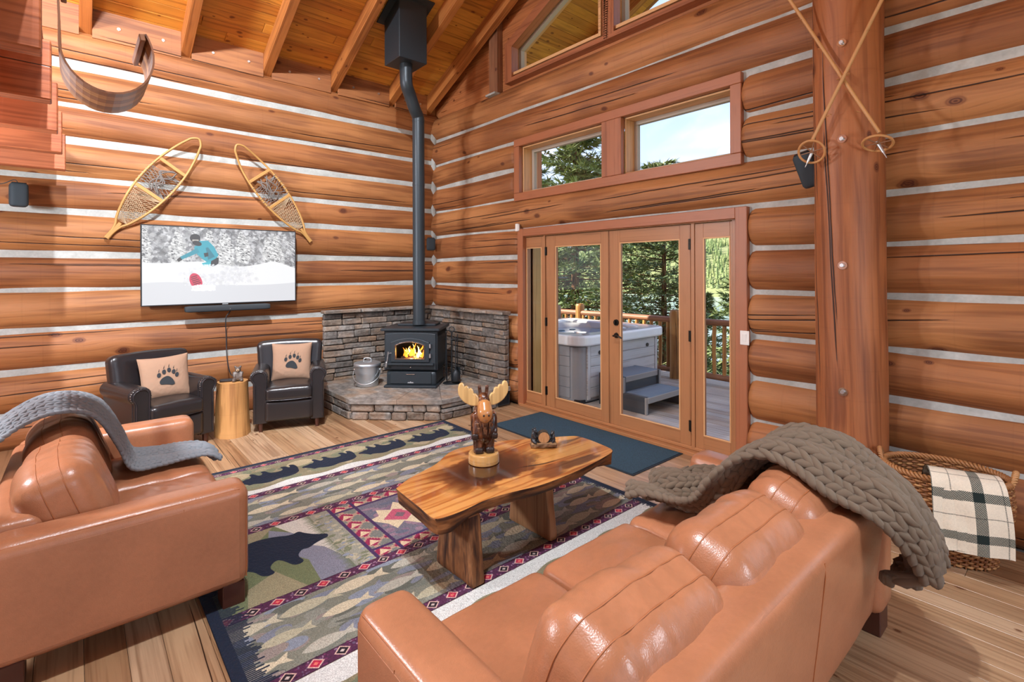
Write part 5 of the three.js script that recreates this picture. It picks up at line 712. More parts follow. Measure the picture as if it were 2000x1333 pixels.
  part('log_slice', T(new THREE.CylinderGeometry(0.043, 0.043, 0.05, 30), 0.0, 0.07, 0.0, Math.PI / 2), mat([0.12, 0.11, 0.1], { rough: 0.7, map: barkT, bump: barkB, bs: 0.006 }), b); part('cut_face', T(new THREE.CylinderGeometry(0.038, 0.038, 0.054, 30), 0.0, 0.07, 0.0, Math.PI / 2), mat([0.5, 0.26, 0.11], { rough: 0.55, map: trimT }), b);
  for (const [q, s] of [[-1, 1.1], [1, 0.85]]) part('bear', T(blob([[0, 0.02, 0, 0.022, 0, 0.055, 0, 0.017], [0, 0.075, 0.002, 0.015, 0, 0.078, 0.006, 0.013], [0, 0.074, 0.014, 0.008, 0, 0.072, 0.022, 0.006], [-0.011, 0.09, 0, 0.005, -0.011, 0.091, 0, 0.005], [0.011, 0.09, 0, 0.005, 0.011, 0.091, 0, 0.005], [-0.016, 0.06, 0.006, 0.007, -0.012, 0.04, 0.022, 0.006], [0.016, 0.06, 0.006, 0.007, 0.012, 0.04, 0.022, 0.006], [-0.014, 0.014, 0.012, 0.01, -0.016, 0.01, 0.03, 0.008], [0.014, 0.014, 0.012, 0.01, 0.016, 0.01, 0.03, 0.008]], 0.0022, 0.008), q * 0.066, 0.03, 0.0, 0, -q * 0.7, 0, s), bl, b);
}
// ---------------------------------------------------------------- stump table with its figurine and player
{
  const s = thing('stump_table', 'barkless tree stump side table between the club chairs', 'side table', [0.89, 0, 2.985]);
  const g = new THREE.CylinderGeometry(0.142, 0.158, 0.55, 40, 16); g.translate(0, 0.275, 0); const P = g.attributes.position; for (let i = 0; i < P.count; i++) { const x = P.getX(i), y = P.getY(i), z = P.getZ(i), a = Math.atan2(z, x), k = 1 + 0.04 * Math.sin(a * 3 + 1) + 0.02 * Math.sin(a * 7) + 0.02 * n3(x * 8, y * 5, z * 8) + (y < 0.06 ? 0.03 : 0); if (Math.hypot(x, z) > 0.1) P.setXYZ(i, x * k, y, z * k); } g.computeVertexNormals();
  part('trunk', uvM(g, 1), mat([0.52, 0.26, 0.085], { rough: 0.6, map: logT, bump: logB, bs: 0.014 }), s);
  const f = thing('bear_figurine', 'small brown bear figurine sitting on the stump table', 'figurine', [0.92, 0.5505, 2.94], 1.3);
  part('body', blob([[0, 0.04, 0, 0.04, 0, 0.075, 0, 0.032], [0, 0.12, 0.005, 0.028, 0, 0.122, 0.01, 0.026], [-0.024, 0.146, 0, 0.01, -0.024, 0.148, 0, 0.01], [0.024, 0.146, 0, 0.01, 0.024, 0.148, 0, 0.01], [-0.036, 0.085, 0.01, 0.014, -0.03, 0.05, 0.035, 0.012], [0.036, 0.085, 0.01, 0.014, 0.03, 0.05, 0.035, 0.012], [-0.03, 0.022, 0.02, 0.02, -0.036, 0.016, 0.055, 0.016], [0.03, 0.022, 0.02, 0.02, 0.036, 0.016, 0.055, 0.016]], 0.004, 0.014), mat([0.10, 0.075, 0.06], { rough: 0.4 }), f);
  part('snout', T(new THREE.SphereGeometry(0.016, 14, 10), 0, 0.116, 0.036, 0, 0, 0, [1, 0.8, 1]), mat([0.5, 0.36, 0.22], { rough: 0.5 }), f); part('nose', T(new THREE.SphereGeometry(0.005, 8, 6), 0, 0.121, 0.051), M.black, f);
  const d = thing('media_player', 'flat black media box lying on the stump table', 'device', [0.86, 0.5505, 3.035], 1.3); part('case', soft(0.12, 0.022, 0.09, 0.008, [6, 4, 6], null), M.black, d, [0, 0.011, 0]); part('front_panel', bx(-0.05, 0.05, 0.005, 0.017, 0.044, 0.046, 0.001), M.club, d);
}
// ---------------------------------------------------------------- wicker basket and plaid blanket
{
  const b = thing('wicker_basket', 'oval brown wicker basket with braided rim and two loop handles', 'basket', [6.13, 0, 0.34], 0.12), wk = [mat([0.33, 0.145, 0.05], { rough: 0.5 }), mat([0.24, 0.095, 0.034], { rough: 0.5 }), mat([0.46, 0.235, 0.09], { rough: 0.5 })];
  const RX = (y) => 0.225 + 0.07 * sstep(0, 0.35, y) - 0.01 * sstep(0.35, 0.5, y), RZ = (y) => 0.165 + 0.06 * sstep(0, 0.35, y), rowsN = 34, H = 0.47, groups = [[], [], []];
  for (let k = 0; k < rowsN; k++) { const y = 0.015 + k * H / rowsN, n = 112, p = []; for (let i = 0; i < n; i++) { const a = i / n * 6.28319, w = ((Math.floor(i / 2) + k) % 2 ? 1 : -1) * 0.006; p.push([Math.cos(a) * (RX(y) + w), y + 0.0015 * n3(i * 0.3, k, 0), Math.sin(a) * (RZ(y) + w)]); } groups[k % 5 === 0 ? 2 : k % 2].push(tube(p, 0.0072, 230, 5, true)); }
  groups.forEach((g, i) => part('wicker_strands', g, wk[i], b));
  part('stakes', Array.from({ length: 56 }, (_, i) => { const a = i / 56 * 6.28319; return tube([0, 0.12, 0.25, 0.38, 0.48].map((y) => [Math.cos(a) * RX(y), y, Math.sin(a) * RZ(y)]), 0.005, 12, 5); }), wk[1], b);
  part('basket_floor', T(new THREE.CylinderGeometry(1, 1, 0.012, 40), 0, 0.012, 0, 0, 0, 0, [0.22, 1, 0.16]), wk[1], b);
  const rim = []; for (let s = 0; s < 3; s++) { const p = []; for (let i = 0; i < 160; i++) { const a = i / 160 * 6.28319, q = a * 26 + s * 2.094; p.push([Math.cos(a) * (RX(0.5) + 0.011 * Math.cos(q)), 0.485 + 0.011 * Math.sin(q), Math.sin(a) * (RZ(0.5) + 0.011 * Math.cos(q))]); } rim.push(tube(p, 0.0085, 480, 5, true)); } part('braided_rim', rim, wk[0], b);
  for (const q of [-1, 1]) { const l = []; for (let s = 0; s < 3; s++) { const p = []; for (let i = 0; i <= 40; i++) { const a = i / 40 * Math.PI, k = i * 0.9 + s * 2.094; p.push([q * (RX(0.5) + 0.02 * Math.sin(a) + 0.008 * Math.cos(k)), 0.46 + 0.085 * Math.sin(a) + 0.008 * Math.sin(k), -0.05 * Math.cos(a)]); } l.push(tube(p, 0.007, 80, 5)); } part('handle', l, q > 0 ? wk[2] : wk[0], b); }
  // plaid print: cream ground, dark green bands in twill, thin check lines
  const pl = tex(512, 512, (u, v) => { const band = (t) => { t = ((t % 1) + 1) % 1; return t > 0.2 && t < 0.42 ? 1 : 0; }, line = (t) => { t = ((t % 1) + 1) % 1; return Math.abs(t - 0.79) < 0.012 ? 1 : 0; }, a = band(u), b2 = band(v), tw = ((u + v) * 26 % 1) < 0.5 ? 1 : 0, k = a && b2 ? 1 : (a || b2) ? 0.25 + 0.75 * tw : 0, ln = (line(u) && (v * 40 % 1) < 0.6) || (line(v) && (u * 40 % 1) < 0.6) ? 1 : 0, n = 0.94 + 0.08 * (fbm(u, v, 60, 60, 2, 3) - 0.5); let c = mix3([0.90, 0.855, 0.77], [0.035, 0.10, 0.095], k * 0.96); c = mix3(c, [0.16, 0.17, 0.16], ln * 0.8); return [c[0] * n, c[1] * n, c[2] * n]; }, 0.2, 0.2);
  const bt = thing('plaid_blanket', 'cream and green plaid blanket folded over the front of the wicker basket', 'blanket', [6.225, 0, 0.47], 0.3);
  const path = new THREE.CatmullRomCurve3([[-0.22, 0.36], [-0.12, 0.47], [-0.02, 0.515], [0.06, 0.525], [0.115, 0.50], [0.14, 0.42], [0.15, 0.3], [0.155, 0.16]].map(([z, y]) => new THREE.Vector3(0, y, z)));
  const layer = (w, off, s1, ph) => { const g = new THREE.PlaneGeometry(w, 1, 40, 50), P = g.attributes.position, uv = g.attributes.uv, L = path.getLength() * s1; for (let i = 0; i < P.count; i++) { const t = 0.5 - P.getY(i), q = path.getPointAt(clamp(t * s1)), dr = sstep(0.3, 0.9, t), x = P.getX(i) * (1 + 0.1 * dr); uv.setXY(i, P.getX(i) + ph, t * L); P.setXYZ(i, x + 0.02 * dr, q.y + off * (1 - dr) + 0.012 * Math.sin(x * 14 + ph * 9) * dr, q.z + off * dr + dr * (0.018 * Math.sin(x * 22 + ph * 30) + 0.006 * n3(x * 20, t * 9, ph))); } g.computeVertexNormals(); return g; };
  const wool = mat([1, 1, 1], { rough: 0.95, map: pl, bump: clothB, bs: 0.001 });
  part('top_fold', layer(0.30, 0.024, 1, 0.03), wool, bt); part('middle_fold', layer(0.295, 0.012, 0.99, 0.06), wool, bt); part('under_fold', layer(0.27, 0.0, 1, 0.1), wool, bt);
}
// ---------------------------------------------------------------- ski poles, switch, outlet, sensor, toboggan
{
  const bam = mat([0.56, 0.29, 0.11], { rough: 0.5, map: trimT }), rat = mat([0.50, 0.24, 0.085], { rough: 0.5 });
  function skiPole(tip, top, z, tiltX, tiltZ, label) {
    const p = thing('ski_pole', label, 'ski pole', [tip[0], tip[1], z], 0, 'bamboo ski poles crossed on the log post'), dx = top[0] - tip[0], dy = top[1] - tip[1];
    part('shaft', rod([0, 0.08, 0], [dx, dy, 0], 0.0115, 0.011, 10), bam, p); const n = Math.hypot(dx, dy), ux = dx / n, uy = dy / n;
    for (let k = 1; k < 6; k++) part('node', T(new THREE.TorusGeometry(0.0115, 0.002, 5, 14), ux * k * 0.26, uy * k * 0.26, 0, Math.PI / 2, Math.atan2(ux, uy)), rat, p);
    part('ferrule', rod([-ux * 0.05, -uy * 0.05, 0], [ux * 0.03, uy * 0.03, 0], 0.008, 0.012, 10), M.galv, p); part('spike', rod([-ux * 0.09, -uy * 0.09, 0], [-ux * 0.05, -uy * 0.05, 0], 0.002, 0.006, 8), M.steel, p);
    const k = new THREE.Group(); const bo = part('basket_ring', [T(new THREE.TorusGeometry(0.078, 0.008, 8, 36), 0, 0, 0)], rat, p); const sp = []; for (let i = 0; i < 6; i++) { const a = i / 6 * 6.283; sp.push(rod([0, 0, 0], [Math.cos(a) * 0.076, Math.sin(a) * 0.076, 0], 0.0045, 0.0035, 6)); } part('basket_spokes', sp, mat([0.25, 0.12, 0.06], { rough: 0.6 }), bo);
    bo.rotation.set(tiltX, 0, tiltZ); bo.position.set(ux * 0.015, uy * 0.015, 0.012);
  }
  skiPole([5.848, 2.437], [5.30, 3.62], 0.455, 1.12, 0.1, 'bamboo ski pole leaning up to the left, its round basket at the right');
  skiPole([5.476, 2.446], [5.92, 3.42], 0.485, 0.55, 0.15, 'bamboo ski pole leaning up to the right, its round basket at the left');
  const sw = thing('light_switch', 'ivory light switch plate on the door casing', 'switch', [4.813, 1.11, 0.006]); part('plate', cb(0.075, 0.118, 0.007, 0.0025), M.white, sw, [0, 0, 0.004]); part('rocker', T(cb(0.032, 0.066, 0.007, 0.002), 0, 0, 0.007, 0.06), M.white, sw);
  const ou = thing('wall_outlet', 'ivory double outlet plate in the chinking left of the log post', 'outlet', [5.165, 0.405, -0.03]); part('plate', cb(0.12, 0.076, 0.007, 0.0025), M.white, ou, [0, 0, 0.004]); const slot = mat([0.1, 0.05, 0.04], {}); for (const q of [-0.028, 0.028]) { const r = part('receptacle', cb(0.04, 0.034, 0.004, 0.002), M.white, ou, [q, 0, 0.008]); part('slots', [cb(0.009, 0.003, 0.002, 0.0005), T(cb(0.009, 0.003, 0.002, 0.0005), 0, 0.012), T(cb(0.004, 0.004, 0.002, 0.0005), 0.012, 0.006)].map((g) => T(g, -0.004, -0.006, 0.002)), slot, r); } part('box', bx(-0.03, 0.03, -0.03, 0.03, -0.05, 0.001), M.white, ou);
  const se = thing('alarm_sensor', 'small white alarm sensor at the upper left of the door casing', 'sensor', [1.968, 2.225, 0.01]); part('case', cb(0.05, 0.095, 0.026, 0.005), M.white, se); part('magnet_strip', cb(0.012, 0.08, 0.02, 0.003), M.white, se, [0.034, 0, -0.002]);
  // toboggan hung on the joist ends, its curl at the bottom
  const t = thing('toboggan', 'bentwood toboggan hung upright on the loft joists, curled end down', 'toboggan', [3.66, 0, 4.262]), C = 0.165, prof = [[0.012, 4.4], [0.01, 3.6], [0.008, 3.0], [0, 2.75]]; for (let i = 0; i <= 22; i++) { const a = -i / 22 * Math.PI * 1.2; prof.push([-C + C * Math.cos(a), 2.66 + C * Math.sin(a) * 1.15]); }
  const slat = [mat([0.34, 0.15, 0.055], { rough: 0.45, map: trimT }), mat([0.20, 0.078, 0.035], { rough: 0.45, map: trimT })];
  for (let k = 0; k < 6; k++) { const x0 = -0.18 + k * 0.06, pos = [], idx = []; prof.forEach(([z, y]) => { for (const [dx, dn] of [[0, 0], [0.0595, 0]]) pos.push(x0 + dx, y, z); }); const n = prof.length; const g = new THREE.BufferGeometry(), all = []; 
    for (let i = 0; i < n; i++) { const p0 = prof[Math.max(0, i - 1)], p1 = prof[Math.min(n - 1, i + 1)], tz = p1[0] - p0[0], ty = p1[1] - p0[1], l = Math.hypot(tz, ty), nz = ty / l * 0.004, ny = -tz / l * 0.004; for (const [dx, q] of [[0.0006, 1], [0.0594, 1], [0.0594, -1], [0.0006, -1]]) all.push(x0 + dx, prof[i][1] + ny * q, prof[i][0] + nz * q); }
    for (let i = 0; i < n - 1; i++) for (let j = 0; j < 4; j++) { const a = i * 4 + j, b2 = i * 4 + (j + 1) % 4; idx.push(a, b2, a + 4, b2, b2 + 4, a + 4); } for (const e of [0, (n - 1) * 4]) idx.push(e, e + 1, e + 2, e, e + 2, e + 3);
    g.setAttribute('position', new THREE.BufferAttribute(new Float32Array(all), 3)); g.setIndex(idx); const q = g.toNonIndexed(); q.computeVertexNormals(); part('slat', uvM(q, 1, k), slat[k % 2], t); }
  const cross = (z, y, rx) => part('cross_cleat', T(cb(0.37, 0.035, 0.022, 0.004), 0, y, z, rx), slat[1], t); cross(-0.012, 2.98, 0); cross(-0.012, 3.5, 0); cross(prof[prof.length - 1][0] + 0.012, prof[prof.length - 1][1] - 0.02, 0.2);
  part('screws', [2.98, 3.5].flatMap((y) => [-0.15, -0.05, 0.05, 0.15].map((x) => T(new THREE.SphereGeometry(0.006, 8, 6), x, y, -0.024))), M.steel, t);
}
// ---------------------------------------------------------------- outside: deck, railing, hot tub
{
  const dk = struct('deck'), R = rng(15), wd = [[0.52, 0.46, 0.40], [0.47, 0.40, 0.34], [0.57, 0.51, 0.45], [0.42, 0.32, 0.24]].map((c) => mat(c, { rough: 0.5, map: plankT, bump: plankB, bs: 0.002 }));
  for (let k = 0; k < 22; k++) { const z = -0.42 - k * 0.142; for (let x = -3 + R() * 0.5; x < 7.4; ) { const l = Math.min(3 + R() * 2.5, 7.5 - x); part('deck_board', bx(x, x + l - 0.004, -0.06, -0.022, z - 0.137, z, 0.003, 0, R() * 5, R() * 3), wd[(R() * 4) | 0], dk); x += l; } }
  part('joists', Array.from({ length: 9 }, (_, i) => bx(-3 + i * 1.3, -2.95 + i * 1.3, -0.3, -0.061, -3.5, -0.41)), M.panel, dk);
  const gold = mat([0.50, 0.25, 0.07], { rough: 0.45, map: logT, bump: logB, bs: 0.006 }), red = mat([0.30, 0.13, 0.06], { rough: 0.55, map: logT, bump: logB, bs: 0.006 });
  const rail = (x0, x1, label, posts) => {
    const r = thing('deck_railing', label, 'railing', [0, 0, -2.98]);
    part('top_rail', T(logGeo(x1 - x0, 0.048, x0 * 10 + 400 | 0, 1, 1, Math.PI, 0.2, 14), x0, 0.90, 0), red, r); part('bottom_rail', T(logGeo(x1 - x0, 0.045, x0 * 10 + 430 | 0, 1, 1, Math.PI, 0.2, 14), x0, 0.105, 0), red, r);
    for (let x = x0 + 0.1; x < x1 - 0.05; x += 0.148) part('baluster', T(logGeo(0.74, 0.03, x * 50 | 0, 0, 0, Math.PI, 0.2, 10), x, 0.12, 0, 0, 0, Math.PI / 2), gold, r);
    for (const [x, h, w] of posts) part('post', T(logGeo(h + 0.04, w, 460 + x * 9 | 0, 0, 1, Math.PI, 0.2, 18), x, -0.03, 0, 0, 0, Math.PI / 2), h > 1.03 ? gold : red, r);
  };
  rail(-2.6, 2.36, 'peeled log deck railing behind the hot tub', [[0.36, 1.06, 0.085], [2.36, 1.05, 0.085]]); rail(2.47, 6.9, 'peeled log deck railing right of the hot tub', [[6.9, 1.05, 0.085]]);
}
{
  const t = thing('hot_tub', 'grey panelled hot tub with white rim and blue water on the deck', 'hot tub', [1.55, -0.02, -1.5]), side = mat([0.56, 0.56, 0.57], { rough: 0.55, map: trimT }), corner = mat([0.30, 0.30, 0.31], { rough: 0.55 }), shell = mat([0.84, 0.87, 0.90], { rough: 0.2, clearcoat: 0.6, clearcoatRoughness: 0.1 });
  const rr = (a, b, r) => { const s = new THREE.Shape(); s.moveTo(-a + r, -b); s.lineTo(a - r, -b); s.quadraticCurveTo(a, -b, a, -b + r); s.lineTo(a, b - r); s.quadraticCurveTo(a, b, a - r, b); s.lineTo(-a + r, b); s.quadraticCurveTo(-a, b, -a, b - r); s.lineTo(-a, -b + r); s.quadraticCurveTo(-a, -b, -a + r, -b); return s; };
  const core = rr(0.905, 0.885, 0.16); core.holes.push(new THREE.Path(rr(0.80, 0.78, 0.2).getPoints(8))); part('cabinet', T(ext(core, 0.70, 0), 0, 0.02, 0, -Math.PI / 2), corner, t);
  for (let k = 0; k < 5; k++) for (const q of [1, -1]) { part('cabinet_panel', bx(q * 0.905, q * 0.922, 0.06 + k * 0.134, 0.06 + k * 0.134 + 0.13, -0.74, 0.70, 0.003, 2, k), side, t); part('cabinet_panel', bx(-0.74, 0.74, 0.06 + k * 0.134, 0.06 + k * 0.134 + 0.13, q * 0.885 - (q < 0 ? 0.017 : 0), q * 0.885 + (q > 0 ? 0.017 : 0), 0.003, 0, k), corner, t); }
  for (const z of [-0.775, 0.735]) part('corner_trim', bx(0.9, 0.928, 0.04, 0.74, z - 0.03, z + 0.03, 0.006), side, t);
  const rim = rr(0.965, 0.945, 0.2); rim.holes.push(new THREE.Path(rr(0.77, 0.75, 0.28).getPoints(10))); part('rim', T(ext(rim, 0.075, 0.03, 0, { bevelSegments: 4 }), 0, 0.77, 0, -Math.PI / 2), shell, t);
  const basin = new THREE.CylinderGeometry(0.80, 0.62, 0.62, 40, 1, true); part('basin', [T(basin, 0, 0.53, 0, 0, 0, 0, [1, 1, 0.98]), T(new THREE.CircleGeometry(0.63, 40), 0, 0.225, 0, -Math.PI / 2)], shell, t);
  for (const [x, z] of [[-0.45, -0.5], [0.4, -0.55], [-0.5, 0.4]]) part('headrest', T(soft(0.26, 0.07, 0.08, 0.03, [10, 6, 8], null), x * 1.35, 0.78, z * 1.25, 0.3, Math.atan2(x, z)), mat([0.25, 0.27, 0.3], { rough: 0.6 }), t);
  part('water', T(new THREE.CircleGeometry(0.785, 48), 0, 0.765, 0, -Math.PI / 2), mat([0.07, 0.30, 0.50], { rough: 0.06, clearcoat: 1, clearcoatRoughness: 0.03 }), t);
  const R = rng(4); for (let k = 0; k < 7; k++) part('jet', T(new THREE.CylinderGeometry(0.05, 0.05, 0.006, 16), -0.5 + R() * 0.9, 0.768, -0.35 + R() * 0.6), mat([0.05, 0.12, 0.18], { rough: 0.4 }), t);
  part('control_panel', bx(0.8, 0.92, 0.868, 0.884, -0.35, -0.05, 0.006), corner, t); part('cup_holder', T(new THREE.TorusGeometry(0.045, 0.012, 8, 24), 0.86, 0.876, 0.72, Math.PI / 2), corner, t);
  for (const z of [0.52, -0.55]) part('vent_cap', T(new THREE.CylinderGeometry(0.026, 0.026, 0.02, 14), 0.926, 0.63, z, 0, 0, Math.PI / 2), M.black, t);
  part('base_skirt', bx(-0.9, 0.9, 0, 0.05, -0.88, 0.88), M.black, t);
  const l = thing('cover_lifter', 'black metal tub cover lifter bar arching behind the hot tub', 'cover lifter', [0.52, -0.02, -1.9]); part('bar', tube([[-0.06, 0, 0.2], [-0.06, 0.8, 0.2], [-0.06, 1.45, 0.17], [-0.05, 1.56, 0.12], [-0.04, 1.58, 0.0], [-0.04, 1.58, -0.6]], 0.018, 60, 8), M.black, l); part('bracket', bx(-0.1, -0.03, 0, 0.25, 0.17, 0.23), M.black, l);
  const c = thing('tub_cover', 'folded brown tub cover hanging at the far side of the hot tub', 'tub cover', [0.45, -0.02, -1.5]); part('panel', soft(0.1, 0.5, 1.7, 0.04, [6, 14, 20], null), mat([0.16, 0.11, 0.085], { rough: 0.6 }), c, [0, 0.85, 0]); part('second_panel', soft(0.09, 0.5, 1.7, 0.04, [6, 14, 20], null), mat([0.16, 0.11, 0.085], { rough: 0.6 }), c, [-0.1, 0.82, 0]);
  const s = thing('tub_steps', 'two tread dark plastic tub steps beside the hot tub', 'steps', [2.93, -0.02, -1.24]), dk = mat([0.045, 0.05, 0.058], { rough: 0.6 }), gr = mat([0.30, 0.28, 0.26], { rough: 0.6 }), tr = mat([0.13, 0.17, 0.22], { rough: 0.7, bump: clothB, bs: 0.001 });
  for (const q of [-1, 1]) part('side_panel', T(ext([[-0.36, 0], [0.34, 0], [0.34, 0.2], [0.02, 0.2], [0.02, 0.39], [-0.36, 0.39]], 0.03, 0.006), 0, 0, q * 0.37 - 0.015), dk, s);
  for (const [x, y] of [[0.19, 0.2], [-0.16, 0.39]]) { const tread = part('tread', bx(x - 0.185, x + 0.17, y - 0.02, y + 0.012, -0.36, 0.36, 0.01), tr, s); part('nosing', bx(x + 0.15, x + 0.175, y - 0.07, y + 0.002, -0.385, 0.385, 0.006), gr, tread); }
  part('corner_strip', [0.385, -0.385].flatMap((z) => [bx(0.325, 0.352, 0, 0.2, z - 0.02, z + 0.02, 0.006), bx(0.0, 0.03, 0.2, 0.39, z - 0.02, z + 0.02, 0.006)]), gr, s); part('riser', bx(-0.02, 0.0, 0.02, 0.37, -0.36, 0.36), dk, s);
}
// ---------------------------------------------------------------- outside: slope, lake, far hills, trees
{
  const gm = mat([0.34, 0.37, 0.13], { rough: 1, map: tex(256, 256, (u, v) => { const k = 0.45 + 0.8 * fbm(u, v, 9, 9, 5, 8); return [k, k, k * 0.8]; }, 3, 3) });
  const g = new THREE.PlaneGeometry(240, 110, 60, 40); g.rotateX(-Math.PI / 2); const P = g.attributes.position; for (let i = 0; i < P.count; i++) { const x = P.getX(i), z = P.getZ(i) - 40; P.setXYZ(i, x, (z > -4 ? -1.5 : -1.5 - Math.pow(-z - 4, 0.9) * 0.27) + 0.35 * n3(x * 0.22, 1, z * 0.22), z); } g.computeVertexNormals();
  tag(part('ground', uvM(g), gm), null, null, null, 'structure').name = 'ground';
  const lk = new THREE.PlaneGeometry(3000, 1200); lk.rotateX(-Math.PI / 2); const lake = tag(part('lake', lk, mat([0.30, 0.42, 0.52], { rough: 0.12 }), scene, [-300, -15.5, -680]), null, null, null, 'structure');
  const hillY = (x, z) => { const d = -z - 330; return -16 + (d > 0 ? 95 * (1 - Math.exp(-d / 170)) * (0.75 + 0.25 * Math.sin(x * 0.006 + 2)) + 7 * n3(x * 0.016, 2, z * 0.016) : d * 0.2); };
  const hg = new THREE.PlaneGeometry(1500, 520, 90, 50); hg.rotateX(-Math.PI / 2); const H = hg.attributes.position; for (let i = 0; i < H.count; i++) { const x = H.getX(i) - 350, z = H.getZ(i) - 570; H.setXYZ(i, x, hillY(x, z), z); } hg.computeVertexNormals();
  tag(part('far_hills', uvM(hg), mat([0.20, 0.23, 0.10], { rough: 1 })), null, null, null, 'structure');
  // far forest: too many to count
  const R = rng(31), cone = merge([T(new THREE.ConeGeometry(1.9, 5, 7), 0, 3.5, 0), T(new THREE.ConeGeometry(1.4, 4.4, 7), 0, 6.2, 0, 0, 0.5), T(new THREE.ConeGeometry(0.9, 4, 7), 0, 8.8, 0, 0, 1)]);
  const N = 9000, far = new THREE.InstancedMesh(cone, mat([0.17, 0.225, 0.09], { rough: 1 }), N), q = new THREE.Matrix4(), e = new THREE.Quaternion(), col = new THREE.Color();
  for (let i = 0; i < N; i++) { const z = -332 - Math.pow(R(), 1.4) * 330, x = -620 + R() * 700, s = 0.34 + R() * 0.36; q.compose(new THREE.Vector3(x, hillY(x, z) - 1, z), e.setFromEuler(new THREE.Euler(0, R() * 6, 0)), new THREE.Vector3(s * 1.1, s * (1 + R() * 0.5), s * 1.1)); far.setMatrixAt(i, q); const k = 0.75 + R() * 0.6; far.setColorAt(i, col.setRGB(k * (0.9 + R() * 0.2), k, k)); }
  far.name = 'far_forest'; scene.add(tag(far, 'distant conifer forest covering the hills across the lake', 'forest', null, 'stuff'));

  // near trees: trunk, limbs and thousands of needle sprays in one crown
  const barkM = mat([0.26, 0.18, 0.12], { rough: 1, map: barkT, bump: barkB, bs: 0.02 });
  function conifer(name, label, cat, pos, h, r, o, group) {
    const { nb = 150, nt = 16, y0 = 0.12, droop = 0.25, blade = 0.2, cols, seed, power = 0.8, wid = 0.42 } = o, Q = rng(seed), t = thing(name, label, cat, pos, 0, group);
    const trunk = rod([0, -0.3, 0], [0.02 * h * (Q() - 0.5), h * 0.97, 0], h * 0.016 + 0.03, 0.015, 9), limbs = [], V = [], C = [], c = new THREE.Color();
    for (let b = 0; b < nb; b++) {
      const f = y0 + (1 - y0) * Math.pow((b + Q()) / nb, 0.85), y = f * h, a = Q() * 6.283, L = r * Math.pow(1 - f, power) * (0.55 + 0.55 * Q()) + 0.12, sx = Math.cos(a), sz = Math.sin(a), up = 0.35 * f - droop * (1 - f);
      if (L > 0.5) limbs.push(rod([0, y, 0], [sx * L * 0.9, y + up * L * 0.8, sz * L * 0.9], 0.012 + L * 0.008, 0.004, 4));
      for (let k = 0; k < nt; k++) {
        const s = 0.18 + 0.82 * (k + Q()) / nt, px = sx * L * s + (Q() - 0.5) * wid * L * (1.1 - s * 0.5), pz = sz * L * s + (Q() - 0.5) * wid * L * (1.1 - s * 0.5), py = y + up * L * s + (Q() - 0.55) * 0.14 * L, bl = blade * (0.6 + Q() * 0.8);
        const base = cols[(Q() * cols.length) | 0], kk = 0.75 + Q() * 0.5;
        for (let m = 0; m < 4; m++) { const th = a + (Q() - 0.5) * 2.4, ph = (Q() - 0.5) * 1.3 + 0.15, dx = Math.cos(th) * Math.cos(ph), dy = Math.sin(ph), dz = Math.sin(th) * Math.cos(ph), wx = -dz * 0.26, wy = (Q() - 0.5) * 0.4, wz = dx * 0.26; V.push(px - wx * bl * 0.5, py - wy * bl * 0.5, pz - wz * bl * 0.5, px + wx * bl * 0.5, py + wy * bl * 0.5, pz + wz * bl * 0.5, px + dx * bl, py + dy * bl, pz + dz * bl); for (let n = 0; n < 3; n++) C.push(base[0] * kk, base[1] * kk, base[2] * kk); }
      }
    }
    part('trunk', [trunk, ...limbs], barkM, t);
    const g = new THREE.BufferGeometry(); g.setAttribute('position', new THREE.BufferAttribute(new Float32Array(V), 3)); g.setAttribute('color', new THREE.BufferAttribute(new Float32Array(C), 3)); g.computeVertexNormals();
    const fm = mat([1, 1, 1], { rough: 0.9, vertexColors: true, transmission: 0.0 }); part('crown', g, fm, t); return t;
  }
  const green = [[0.17, 0.225, 0.09], [0.21, 0.27, 0.105], [0.13, 0.185, 0.085]];
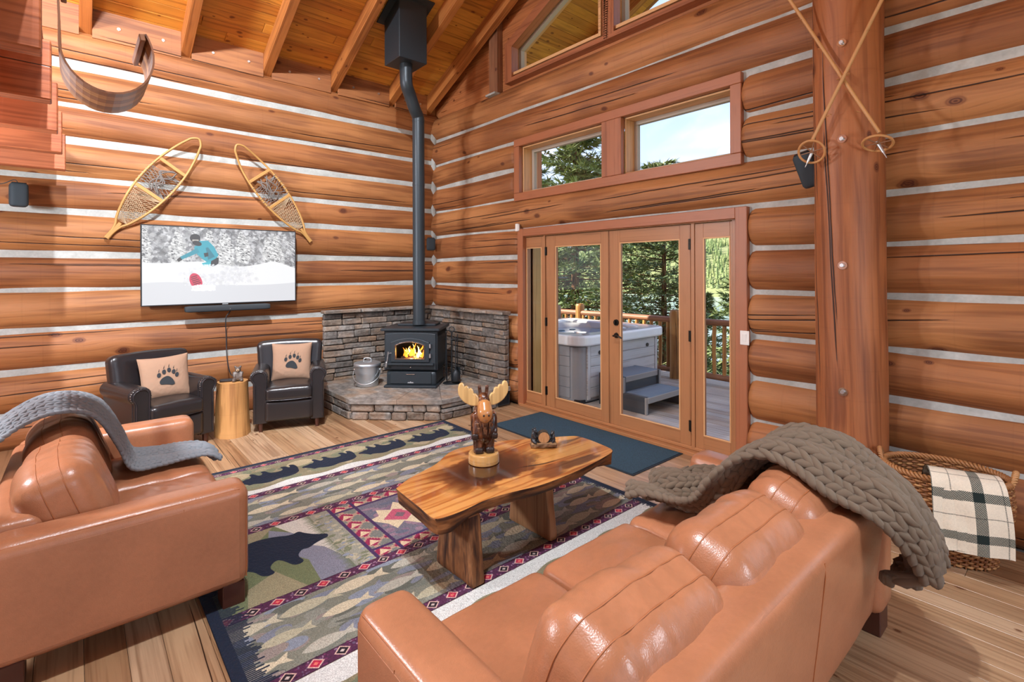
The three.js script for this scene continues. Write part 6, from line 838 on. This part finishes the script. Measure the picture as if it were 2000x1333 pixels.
  const gy = (z) => z > -4 ? -1.5 : -1.5 - Math.pow(-z - 4, 0.9) * 0.27;
  const at = (x, z) => [x, gy(z) - 0.2, z];
  conifer('fir_tree', 'dense tall fir seen through the left glazed door', 'tree', at(-3.9, -7.6), 10.5, 3.0, { nb: 260, nt: 20, y0: 0.1, cols: green, seed: 1, blade: 0.26 }, 'firs beyond the deck');
  conifer('fir_tree', 'broad fir filling the left edge of the left glazed door', 'tree', at(-6.6, -7.9), 9.5, 2.9, { nb: 240, nt: 20, y0: 0.08, cols: green, seed: 2, blade: 0.26 }, 'firs beyond the deck');
  conifer('fir_tree', 'tall fir behind the others at the left glazed door', 'tree', at(-6.0, -12.5), 11, 3.2, { nb: 240, nt: 20, y0: 0.08, cols: green, seed: 3, blade: 0.28 }, 'firs beyond the deck');
  conifer('pine_tree', 'sunlit open pine seen through the right glazed door', 'tree', at(-3.3, -11.6), 8.9, 2.5, { nb: 120, nt: 24, y0: 0.1, droop: 0.1, cols: green, seed: 5, blade: 0.24, power: 0.45, wid: 0.6 });
  conifer('young_fir', 'slender sunlit fir seen through the right sidelight', 'tree', at(-3.6, -15.2), 4.8, 1.25, { nb: 150, nt: 14, y0: 0.03, cols: green, seed: 6, blade: 0.2 }, 'young trees on the slope');
  conifer('young_fir', 'small fir edge at the right of the right sidelight', 'tree', at(0.85, -8.4), 4.6, 1.15, { nb: 90, nt: 12, y0: 0.05, cols: green, seed: 7, blade: 0.2 }, 'young trees on the slope');
  const S = rng(52); ['first', 'second', 'third', 'fourth', 'fifth', 'sixth', 'seventh', 'eighth', 'ninth', 'tenth'].forEach((w, k) => { const z = -6.5 - S() * 7, x = 6.7 + (4.22 - z) * (-0.93 + k * 0.062); conifer('shrub', 'leafy sunlit shrub below the deck railing, ' + w + ' from the left', 'shrub', at(x, z), 1.5 + S() * 1.4, 0.9 + S() * 0.4, { nb: 64, nt: 12, y0: 0.02, cols: green, seed: 60 + k, blade: 0.2, power: 0.4, wid: 0.8 }, 'shrubs on the slope'); });
}
renderer.render(scene, camera);
